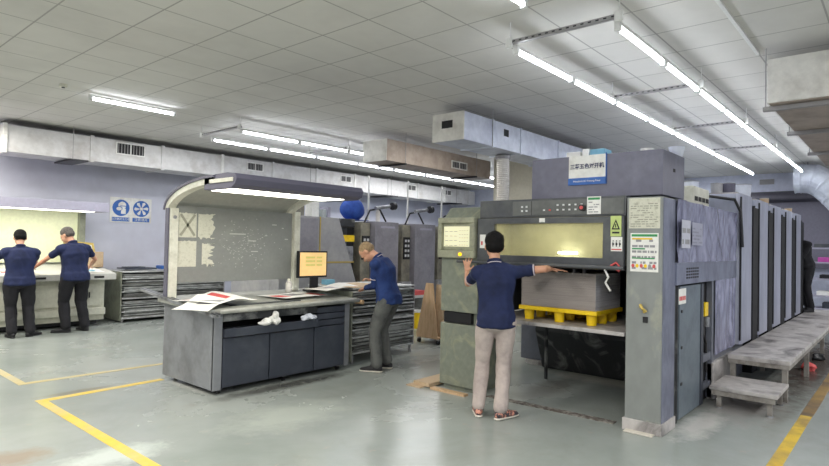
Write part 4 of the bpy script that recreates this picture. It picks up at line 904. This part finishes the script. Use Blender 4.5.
# far shelf
s = thing('storage_shelf', 'grey storage shelf with piled goods at the far right', 'shelf', (15.2, 0.9, 0))
for z in (0.35, 0.62, 0.98, 1.33, 1.64): MB(m_lav).box(14.9, 15.5, 0.2, 1.68, z, z + 0.03).build('shelf_board', s)
for y in (0.22, 1.66):
    for x in (14.92, 15.48): MB(m_greygalv).box(x - 0.02, x + 0.02, y - 0.02, y + 0.02, 0, 1.7).build('post', s)
k = 0
for z, y, dy, h, mt, cl in ((1.361, 1.28, 0.2, 0.1, m_pink, 'pink'), (1.67, 1.15, 0.4, 0.08, m_press, 'dark grey'), (1.01, 1.1, 0.35, 0.08, m_black, 'black'), (0.65, 1.15, 0.35, 0.09, m_paper, 'white'), (0.38, 1.1, 0.3, 0.12, m_deskdark, 'slate'), (1.36, 1.0, 0.22, 0.13, m_ink, 'grey')):
    MB(mt).box(14.95, 15.35, y, y + dy, z, z + h).build('goods_pack', None, f'{cl} pack on the far right storage shelf', 'pack', bev=0.01)

# ------------------------------------------------------------------ people
def remesh(bm, voxel, smooth_it=3, fold=0.0, fscale=8.0, clampz=None, stretch=(1, 1, 1)):
    me = bpy.data.meshes.new('tmp'); bm.to_mesh(me); bm.free()
    o = bpy.data.objects.new('tmp', me); COL.objects.link(o)
    md = o.modifiers.new('R', 'REMESH'); md.mode = 'VOXEL'; md.voxel_size = voxel; md.adaptivity = 0
    bpy.context.view_layer.update()
    m2 = bpy.data.meshes.new_from_object(o.evaluated_get(bpy.context.evaluated_depsgraph_get()))
    bpy.data.objects.remove(o); bpy.data.meshes.remove(me)
    b = bmesh.new(); b.from_mesh(m2)
    for _ in range(smooth_it): bmesh.ops.smooth_vert(b, verts=b.verts, factor=0.5, use_axis_x=True, use_axis_y=True, use_axis_z=True)
    if fold:
        b.normal_update()
        mv = [(v, v.normal.copy(), noise.noise(Vector((v.co.x * fscale * stretch[0], v.co.y * fscale * stretch[1], v.co.z * fscale * stretch[2])))) for v in b.verts]
        for v, n, k in mv: v.co += n * (abs(k) - 0.25) * 2 * fold
    if clampz is not None:
        for v in b.verts:
            if v.co.z < clampz: v.co.z = clampz
    b.to_mesh(m2); b.free()
    for p in m2.polygons: p.use_smooth = True
    return m2

def blob(bm, c, r, rot=None, sub=2):
    g = bmesh.ops.create_icosphere(bm, subdivisions=sub, radius=1.0); S = Matrix.Diagonal(Vector(r)); T = (rot @ S) if rot is not None else S
    for v in g['verts']: v.co = T @ v.co + Vector(c)

def chain(bm, pts, rot=None, dens=0.35, sub=2):
    """pts: (Vector, (rx,ry,rz) or r)"""
    for i in range(len(pts) - 1):
        a, ra = pts[i]; b, rb = pts[i + 1]; a = Vector(a); b = Vector(b)
        ra = Vector((ra, ra, ra)) if isinstance(ra, (int, float)) else Vector(ra); rb = Vector((rb, rb, rb)) if isinstance(rb, (int, float)) else Vector(rb)
        n = max(2, int((b - a).length / (min(min(ra), min(rb)) * dens)) + 1)
        for k in range(n + (i == len(pts) - 2)):
            t = k / n; blob(bm, a.lerp(b, t), ra.lerp(rb, t), rot, sub)

def ik(a, b, l1, l2, pole):
    a = Vector(a); b = Vector(b); d = b - a; L_ = d.length
    if L_ > (l1 + l2) * 0.995: b = a + d * ((l1 + l2) * 0.995 / L_); d = b - a; L_ = d.length
    u = d.normalized(); x = (l1 * l1 - l2 * l2 + L_ * L_) / (2 * L_); h = math.sqrt(max(l1 * l1 - x * x, 0))
    q = Vector(pole); q = (q - u * q.dot(u)).normalized()
    return a + u * x + q * h, b

def hand(bm, W, f, n, side, curl=0.35, spread=0.0, s=1.0):
    """W wrist, f finger direction, n palm normal, side +1/-1 thumb side along n x f"""
    f = Vector(f).normalized(); n = Vector(n); n = (n - f * n.dot(f)).normalized(); l = n.cross(f) * side
    rot = Matrix((l, f, n)).transposed()
    for t in (0.0, 0.3, 0.6, 1.0): blob(bm, W + f * (0.012 + 0.068 * t) * s, Vector((0.026 + 0.014 * t, 0.022, 0.015 - 0.002 * t)) * s, rot)
    for k, (o, ln) in enumerate(((0.030, 0.068), (0.010, 0.078), (-0.010, 0.072), (-0.029, 0.056))):
        base = W + (f * 0.085 + l * o) * s; d = (f + l * (o * spread * 14)).normalized(); c = curl * (1 + 0.12 * k)
        p1 = base + d * ln * 0.45 * s; d2 = (d * math.cos(c) + n * math.sin(c)).normalized(); p2 = p1 + d2 * ln * 0.32 * s
        d3 = (d * math.cos(c * 2) + n * math.sin(c * 2)).normalized(); p3 = p2 + d3 * ln * 0.25 * s
        chain(bm, [(base, 0.0095 * s), (p1, 0.009 * s), (p2, 0.0082 * s), (p3, 0.0075 * s)], dens=0.6)
    b0 = W + (f * 0.025 + l * 0.026) * s; t1 = b0 + (f * 0.5 + l * 0.75 + n * 0.2).normalized() * 0.035 * s; t2 = t1 + (f * 0.85 + l * 0.35 + n * 0.2).normalized() * 0.032 * s
    chain(bm, [(b0, 0.013 * s), (t1, 0.0105 * s), (t2, 0.009 * s)], dens=0.6)

def person(label, loc, yaw, s, hands, feet, bend=5, lean=0, head=(0, 0), shirt=m_navy, pants=m_blackcloth, hair=m_hair, hairstyle='short', shoes=m_shoeblk,
           long_sleeve=False, trim=None, voxel=0.0085, curls=(0.3, 0.3), palms=((0, 0, -1), (0, 0, -1)), fdirs=None, poles=((-0.6, -0.5, -0.6), (0.6, -0.5, -0.6)),
           spread=0.1, knee=(0, 1, 0), thumb=(-1, 1), hipshift=(0, 0), group=None, floor=0.0, sole_col=m_sole, slim=1.0):
    """local axes: +y the way the chest faces, +x the person's right hand side"""
    P = thing('person', label, 'person', loc, group, yaw - PI / 2)
    inv = Matrix.Rotation(-(yaw - PI / 2), 3, 'Z'); L0 = Vector(loc)
    to = lambda w: inv @ (Vector(w) - L0)
    tod = lambda w: inv @ Vector(w)
    th = math.radians(bend); ln = math.radians(lean)
    hip = Vector((hipshift[0], hipshift[1], 0.935 * s))
    def sp(h, k=1.0, off=(0, 0, 0)):      # point up the spine at arc length h, curved bend
        n = 12; q = hip.copy(); 
        for i in range(n):
            a = th * min(1.0, (i + 0.5) / n * 1.5); b_ = ln * min(1, (i + 0.5) / n * 1.5)
            q += Vector((math.sin(b_), math.sin(a), math.cos(a) * math.cos(b_))) * (h / n)
        return q
    Rb = Matrix.Rotation(-th, 3, 'X') @ Matrix.Rotation(ln, 3, 'Y'); Rm = Matrix.Rotation(-th * 0.5, 3, 'X') @ Matrix.Rotation(ln * 0.5, 3, 'Y')
    w = s * slim
    T0 = hip; T1 = sp(0.17 * s); T2 = sp(0.34 * s); T3 = sp(0.47 * s); NB = sp(0.53 * s)
    T3 = NB - Rb @ Vector((0, 0, 0.06 * s)); T2 = NB - Rb @ Vector((0, 0, 0.20 * s))
    shl = [T3 + Rb @ Vector((sx * 0.163 * w, 0, -0.035 * s)) for sx in (-1, 1)]
    torso = [(T0, Vector((0.158 * w, 0.112 * w, 0.10 * s))), (T1, Vector((0.142 * w, 0.102 * w, 0.09 * s))), (T2, Vector((0.165 * w, 0.112 * w, 0.10 * s))), (T3 - Rb @ Vector((0, 0, 0.02)), Vector((0.14 * w, 0.09 * w, 0.06 * s)))]
    def tor(bm, g):
        for i in range(3):
            for k in range(9 if i < 2 else 10):
                t = k / 9; a, ra = torso[i]; b, rb = torso[i + 1]; R0 = (Matrix.Identity(3), Rm, Rb, Rb)[i].lerp((Matrix.Identity(3), Rm, Rb, Rb)[i + 1], t)
                blob(bm, a.lerp(b, t), ra.lerp(rb, t) + Vector((g, g, g * 0.6)), R0)
        for sh in shl: chain(bm, [(T3 + Rb @ Vector((0, 0, 0.035 * s)), 0.045 * s + g * 0.6), (sh, 0.055 * w + g * 0.6)])
    hd_yaw = math.radians(head[0]); hd_p = math.radians(head[1])
    Rh = Matrix.Rotation(-hd_yaw, 3, 'Z') @ Matrix.Rotation(-hd_p, 3, 'X')
    HC = NB + Rb @ Vector((0, 0.012, 0.042 * s)) + (Rh @ Vector((0, 0.024, 0.125)) ) * s
    # arms
    arms = []
    for i in (0, 1):
        tgt = to(hands[i]); e, wr_ = ik(shl[i], tgt, 0.285 * s, 0.25 * s, tod(poles[i]) if False else poles[i])
        arms.append((shl[i], e, wr_))
    legs = []
    for i, sx in enumerate((-1, 1)):
        fx_, fy_, ft = feet[i]; fpos = to((fx_, fy_, L0.z)); hp = hip + Vector((sx * 0.088 * w, 0, -0.02))
        an = Vector((fpos.x, fpos.y, 0.085 * s)); k_, an = ik(hp, an, 0.43 * s, 0.43 * s, Vector(knee))
        legs.append((hp, k_, an, ft))
    # --- body: one continuous skin mesh
    bm = bmesh.new(); tor(bm, -0.004)
    chain(bm, [(T3, 0.062 * s), (NB, 0.056 * s), (HC - (Rh @ Vector((0, 0.015, 0.045))) * s, 0.054 * s)])
    hs = s * 1.16
    def hp_(x, y, z): return HC + Rh @ (Vector((x, y, z)) * hs)
    blob(bm, hp_(0, -0.012, 0.02), Vector((0.074, 0.092, 0.088)) * hs, Rh, 3)
    blob(bm, hp_(0, 0.025, -0.035), Vector((0.060, 0.062, 0.068)) * hs, Rh, 3)
    blob(bm, hp_(0, 0.048, -0.082), Vector((0.034, 0.030, 0.024)) * hs, Rh)
    chain(bm, [(hp_(0, 0.082, 0.005), 0.008 * hs), (hp_(0, 0.102, -0.026), 0.012 * hs)], dens=0.5)
    blob(bm, hp_(0, 0.078, 0.018), Vector((0.046, 0.012, 0.010)) * hs, Rh)
    for sx in (-1, 1):
        blob(bm, hp_(sx * 0.075, -0.008, -0.012), Vector((0.008, 0.017, 0.030)) * hs, Rh @ Matrix.Rotation(0.25 * sx, 3, 'Z'))
        blob(bm, hp_(sx * 0.036, 0.066, -0.028), Vector((0.022, 0.018, 0.018)) * hs, Rh)
    blob(bm, hp_(0, 0.083, -0.056), Vector((0.022, 0.010, 0.010)) * hs, Rh)
    for i in (0, 1):
        sh, e, wr_ = arms[i]; sx = (-1, 1)[i]
        chain(bm, [(sh, 0.047 * s), (sh.lerp(e, 0.4), 0.044 * s), (e, 0.036 * s), (e.lerp(wr_, 0.3), 0.037 * s), (wr_, 0.025 * s)])
        fd = tod(fdirs[i]) if fdirs and fdirs[i] else (wr_ - e)
        hand(bm, wr_, fd, tod(palms[i]), thumb[i], curls[i], spread, s)
        hp, k_, an, ft = legs[i]
        chain(bm, [(hp, 0.078 * s), (k_, 0.052 * s), (k_.lerp(an, 0.35), 0.052 * s), (an, 0.036 * s)])
        d = Vector((math.sin(ft), math.cos(ft), 0)); chain(bm, [(an - Vector((0, 0, 0.045 * s)), 0.032 * s), (an - Vector((0, 0, 0.055 * s)) + d * 0.12 * s, 0.024 * s)])
    me = remesh(bm, voxel, 2)
    def add(name, me, mat, par=P, lab=None):
        me.materials.clear(); me.materials.append(mat); o = bpy.data.objects.new(name, me); COL.objects.link(o); o.parent = par
        if lab: o['label'] = lab
        return o
    me.name = 'body'; add('body', me, m_skin)
    # face
    for sx in (-1, 1):
        b2 = bmesh.new(); blob(b2, hp_(sx * 0.030, 0.079, 0.0), Vector((0.012, 0.008, 0.006)) * hs, Rh); m_ = bpy.data.meshes.new('eye'); b2.to_mesh(m_); b2.free(); add('eye', m_, m_eye)
    b2 = bmesh.new(); blob(b2, hp_(0, 0.0905, -0.056), Vector((0.021, 0.005, 0.005)) * hs, Rh); m_ = bpy.data.meshes.new('lips'); b2.to_mesh(m_); b2.free(); add('lips', m_, m_lip)
    # hair
    bm = bmesh.new()
    if hairstyle == 'full':
        blob(bm, hp_(0, -0.018, 0.046), Vector((0.083, 0.094, 0.080)) * hs, Rh, 3); blob(bm, hp_(0, -0.040, -0.005), Vector((0.080, 0.070, 0.062)) * hs, Rh, 3)
        for k in range(34):
            a = random.uniform(0, 2 * PI); r_ = random.uniform(0, 1); q = Vector((0.07 * math.cos(a) * r_, -0.02 + 0.08 * math.sin(a) * r_, 0.118 - 0.045 * r_ * r_)); blob(bm, hp_(*q), Vector((0.017, 0.02, 0.012)) * hs, Rh, 1)
    elif hairstyle == 'buzz':
        blob(bm, hp_(0, -0.022, 0.034), Vector((0.0765, 0.086, 0.079)) * hs, Rh, 3); blob(bm, hp_(0, -0.036, 0.0), Vector((0.074, 0.070, 0.058)) * hs, Rh, 3)
    else:
        blob(bm, hp_(0, -0.018, 0.038), Vector((0.079, 0.091, 0.083)) * hs, Rh, 3); blob(bm, hp_(0, -0.038, 0.0), Vector((0.0765, 0.069, 0.058)) * hs, Rh, 3)
        for k in range(20):
            a = random.uniform(0, 2 * PI); r_ = random.uniform(0, 1); q = Vector((0.062 * math.cos(a) * r_, -0.015 + 0.075 * math.sin(a) * r_, 0.112 - 0.04 * r_ * r_)); blob(bm, hp_(*q), Vector((0.016, 0.018, 0.010)) * hs, Rh, 1)
    add('hair', remesh(bm, 0.007, 1, 0.002, 60), hair)
    # shirt
    bm = bmesh.new(); tor(bm, 0.017); chain(bm, [(T3, 0.075 * s), (NB + Rb @ Vector((0, -0.004, -0.012)), 0.067 * s)])
    hemc = hip - Vector((0, 0, 0.075 * s)); chain(bm, [(hip + Vector((0, 0, 0.03)), Vector((0.176 * w, 0.132 * w, 0.06))), (hemc, Vector((0.186 * w, 0.146 * w, 0.035)))])
    for i in (0, 1):
        sh, e, wr_ = arms[i]; q = sh.lerp(e, 0.56)
        chain(bm, [(sh, 0.060 * s), (sh.lerp(e, 0.35), 0.064 * s), (q, 0.061 * s)])
    add('shirt', remesh(bm, 0.010, 5, 0.010, 7.5, stretch=(1, 1, 0.45)), shirt)
    if long_sleeve:
        for i in (0, 1):
            bm = bmesh.new(); sh, e, wr_ = arms[i]; chain(bm, [(sh.lerp(e, 0.4), 0.050 * s), (e, 0.048 * s), (e.lerp(wr_, 0.4), 0.044 * s), (e.lerp(wr_, 0.93), 0.034 * s)]); add('sleeve', remesh(bm, 0.009, 3, 0.006, 18), shirt)
    # collar and sleeve trims
    def ring(name, c, ax, R, r_, mat, sq=(1, 1)):
        ax = Vector(ax).normalized(); a = ax.orthogonal().normalized() if abs(ax.z) < 0.9 else (Vector((1, 0, 0)) - ax * ax.x).normalized(); b = ax.cross(a); mb = MB(mat); n = 24; v = []
        for i in range(n):
            t = 2 * PI * i / n; cc = Vector(c) + a * math.cos(t) * R * sq[0] + b * math.sin(t) * R * sq[1]; out = (a * math.cos(t) + b * math.sin(t))
            v.append([mb.bm.verts.new(cc + (out * math.cos(k * PI / 3) * r_ * 0.5 + ax * math.sin(k * PI / 3) * r_)) for k in range(6)])
        for i in range(n):
            for k in range(6): mb.bm.faces.new((v[i][k], v[(i + 1) % n][k], v[(i + 1) % n][(k + 1) % 6], v[i][(k + 1) % 6]))
        m_ = bpy.data.meshes.new(name); bmesh.ops.recalc_face_normals(mb.bm, faces=mb.bm.faces[:]); mb.bm.to_mesh(m_); mb.bm.free()
        for p_ in m_.polygons: p_.use_smooth = True
        return add(name, m_, mat)
    up = Rb @ Vector((0, 0, 1))
    co = ring('collar', NB + up * 0.012 + Rb @ Vector((0, 0.004, 0)), up + Rb @ Vector((0, 0.25, 0)), 0.064 * s, 0.020 * s, shirt)
    if trim:
        q = ring('collar_stripe', NB + up * -0.006 + Rb @ Vector((0, 0.002, 0)), up + Rb @ Vector((0, 0.25, 0)), 0.073 * s, 0.0045, trim); q.parent = co
        for i in (0, 1):
            sh, e, wr_ = arms[i]; q = sh.lerp(e, 0.56) + (e - sh).normalized() * 0.052 * s
            ring('sleeve_trim', q - (e - sh).normalized() * 0.02, e - sh, 0.054 * s, 0.006, trim)
    # trousers
    bm = bmesh.new(); chain(bm, [(hip + Vector((0, 0, 0.02)), Vector((0.152 * w, 0.112 * w, 0.07))), (hip - Vector((0, 0.005, 0.07)), Vector((0.152 * w, 0.118 * w, 0.07)))])
    for i in (0, 1):
        hp, k_, an, ft = legs[i]
        chain(bm, [(hp - Vector((0, 0, 0.03)), 0.093 * w), (hp.lerp(k_, 0.5), 0.086 * w), (k_, 0.070 * w), (k_.lerp(an, 0.5), 0.068 * w), (an + Vector((0, 0, 0.02)), 0.060 * w)])
    add('trousers', remesh(bm, 0.010, 4, 0.009, 9, stretch=(1, 1, 0.5)), pants)
    # shoes
    for i in (0, 1):
        hp, k_, an, ft = legs[i]; d = Vector((math.sin(ft), math.cos(ft), 0)); R = Matrix.Rotation(-ft, 3, 'Z'); g_ = Vector((an.x, an.y, 0))
        bm = bmesh.new(); chain(bm, [(g_ - d * 0.035 + Vector((0, 0, 0.045)), (0.036, 0.042, 0.042)), (g_ + d * 0.04 + Vector((0, 0, 0.045)), (0.040, 0.05, 0.045)), (g_ + d * 0.13 + Vector((0, 0, 0.032)), (0.046, 0.05, 0.03)), (g_ + d * 0.185 + Vector((0, 0, 0.026)), (0.038, 0.035, 0.024))], R)
        blob(bm, an + Vector((0, 0, 0.0)), Vector((0.042, 0.048, 0.04)))
        so = add('shoe', remesh(bm, 0.009, 2, clampz=0.012), shoes)
        bm = bmesh.new(); chain(bm, [(g_ - d * 0.035 + Vector((0, 0, 0.012)), (0.041, 0.045, 0.014)), (g_ + d * 0.05 + Vector((0, 0, 0.012)), (0.041, 0.05, 0.014)), (g_ + d * 0.13 + Vector((0, 0, 0.012)), (0.049, 0.052, 0.014)), (g_ + d * 0.19 + Vector((0, 0, 0.012)), (0.040, 0.036, 0.013))], R)
        add('sole', remesh(bm, 0.007, 1, clampz=0.0), sole_col, so)
    return P

random.seed(21)
PEOPLE_CALLS = True
# man at the big press, seen from behind
person('man with full black hair in navy polo and khaki trousers, reaching into the big press', (4.51, 2.875, 0), math.radians(32), 0.955,
       hands=((4.74, 3.38, 1.285), (4.95, 2.56, 1.35)), feet=((4.40, 2.98, -0.15), (4.45, 2.77, 0.75)), bend=4, lean=-4, head=(-8, 5), shirt=m_navy, pants=m_khaki, hair=m_hair, hairstyle='full',
       shoes=m_shoemix, trim=m_trimwhite, voxel=0.007, curls=(0.12, 0.1), palms=((0.9, 0.3, -0.3), (0, 0, -1)), fdirs=((0.25, 0.16, 0.95), (0.35, -1, -0.1)), poles=((-0.1, -0.7, -1), (0.3, -1, 0.1)),
       spread=0.8, knee=(0, 1, 0), thumb=(1, 1), slim=1.1)
# man stooping at the plate rack
person('stooping man with buzzed hair in navy polo over long sleeves and grey trousers', (5.2, 4.9, 0), math.radians(110), 0.965,
       hands=((5.12, 5.22, 0.99), (5.28, 5.24, 1.08)), feet=((5.0, 4.87, -0.1), (5.24, 4.93, -0.1)), bend=28, head=(-6, 62), shirt=m_navy2, pants=m_slate, hair=m_hairblond, hairstyle='buzz',
       shoes=m_shoeblk, long_sleeve=True, trim=m_trimwhite, voxel=0.008, curls=(0.6, 0.7), palms=((0.2, 0.2, -1), (-0.5, 0.3, -1)), poles=((-0.5, -0.9, -0.6), (0.5, -1, -0.6)), hipshift=(0, -0.02), thumb=(-1, 1), slim=1.18)
# two men at the left console
person('man at far left in navy polo and black trousers, back turned, at the cream console', (2.74, 10.36, 0), math.radians(83), 0.95,
       hands=((2.40, 10.82, 1.06), (3.02, 10.80, 1.04)), feet=((2.66, 10.36, -0.2), (2.9, 10.36, 0.9)), bend=5, head=(0, 22), shirt=m_navy, pants=m_blackcloth, hair=m_hair,
       voxel=0.011, palms=((0, 0, -1), (0, 0, -1)), poles=((-1, -0.4, -0.5), (1, -0.4, -0.5)), sole_col=m_shoeblk, slim=1.28)
person('grey-haired man in navy polo and black trousers leaning over the cream console', (3.54, 10.42, 0), math.radians(98), 1.0,
       hands=((3.06, 10.82, 1.05), (3.9, 10.84, 1.06)), feet=((3.42, 10.42, -0.9), (3.72, 10.45, -0.1)), bend=14, lean=-3, head=(-30, 32), shirt=m_navy, pants=m_blackcloth, hair=m_hairgrey,
       voxel=0.011, palms=((0, 0, -1), (0, 0, -1)), poles=((-1, -0.4, -0.5), (1, -0.4, -0.5)), sole_col=m_shoeblk, slim=1.28)
# dark figure on the walkway
person('dark-clad person standing on the far end of the walkway, leaning into the big press', (13.22, 1.5, 0.43), math.radians(155), 0.97,
       hands=((12.95, 1.75, 1.35), (13.1, 1.8, 1.35)), feet=((13.15, 1.4, 0), (13.24, 1.47, 0)), bend=42, head=(0, 50), shirt=m_blackcloth, pants=m_blackcloth, hair=m_hair, long_sleeve=True,
       voxel=0.014, sole_col=m_shoeblk)

# ------------------------------------------------------------------ lights
def area(name, loc, sx, sy, power, col=(1, 1, 1), rot=(0, 0, 0)):
    l = bpy.data.lights.new(name, 'AREA'); l.shape = 'RECTANGLE'; l.size = sx; l.size_y = sy; l.energy = power; l.color = col
    o = bpy.data.objects.new(name, l); COL.objects.link(o); o.location = loc; o.rotation_euler = rot
    return o
# unseen fill lamps added under the ceiling to brighten the hall evenly
for i, (x, y) in enumerate(((0.5, 0.0), (0.5, 4.0), (-1.5, 2.0), (1.0, 8.0), (3.0, -2.0), (8.0, -2.5), (0.8, 10.5), (12, -2.0))):
    area('hall_fill', (x, y, 3.3), 3.0, 0.25, 110, (1.0, 0.955, 0.87) if x < 2 and y > 1 else (1.0, 0.985, 0.965))
area('rear_fill', (7.4, 5.6, 3.35), 2.0, 0.3, 28, (1, 0.98, 0.95))  # unseen fill lamps added to brighten the rear of the hall
area('rear_fill', (11.5, 9.8, 3.4), 4.0, 0.3, 90)
area('rear_fill', (4.6, 9.6, 3.4), 3.0, 0.3, 50)
area('rear_fill', (14.0, 3.6, 3.38), 2.0, 0.6, 60, (0.93, 0.96, 1))  # added fill that brightens the far end wall
area('chamber_fill', (5.25, 2.6, 1.82), 0.3, 1.2, 4, (1, 0.98, 0.85))  # unseen lamp added to brighten the chamber behind the window
w = bpy.data.worlds.new('World'); SC.world = w; w.use_nodes = True
w.node_tree.nodes['Background'].inputs[0].default_value = (0.8, 0.85, 1, 1); w.node_tree.nodes['Background'].inputs[1].default_value = 0.3

# ------------------------------------------------------------------ camera
f = 573.7
A = Vector((494.5, -22, -f)).normalized(); B = Vector((-665.5, 2, -f)); B = (B - A * B.dot(A)).normalized(); U = A.cross(B)
Rm_ = Matrix((A, B, U)).to_4x4()
cam = bpy.data.cameras.new('Camera'); cam.sensor_width = 36; cam.sensor_fit = 'HORIZONTAL'; cam.lens = f / 829 * 36; cam.clip_end = 100
co = bpy.data.objects.new('Camera', cam); COL.objects.link(co); co.matrix_world = Matrix.Translation((0, 0, 1.55)) @ Rm_
SC.camera = co
SC.view_settings.view_transform = 'Standard'; SC.view_settings.look = 'None'; SC.view_settings.exposure = 0.12; SC.view_settings.gamma = 1.0
SC.cycles.use_denoising = True
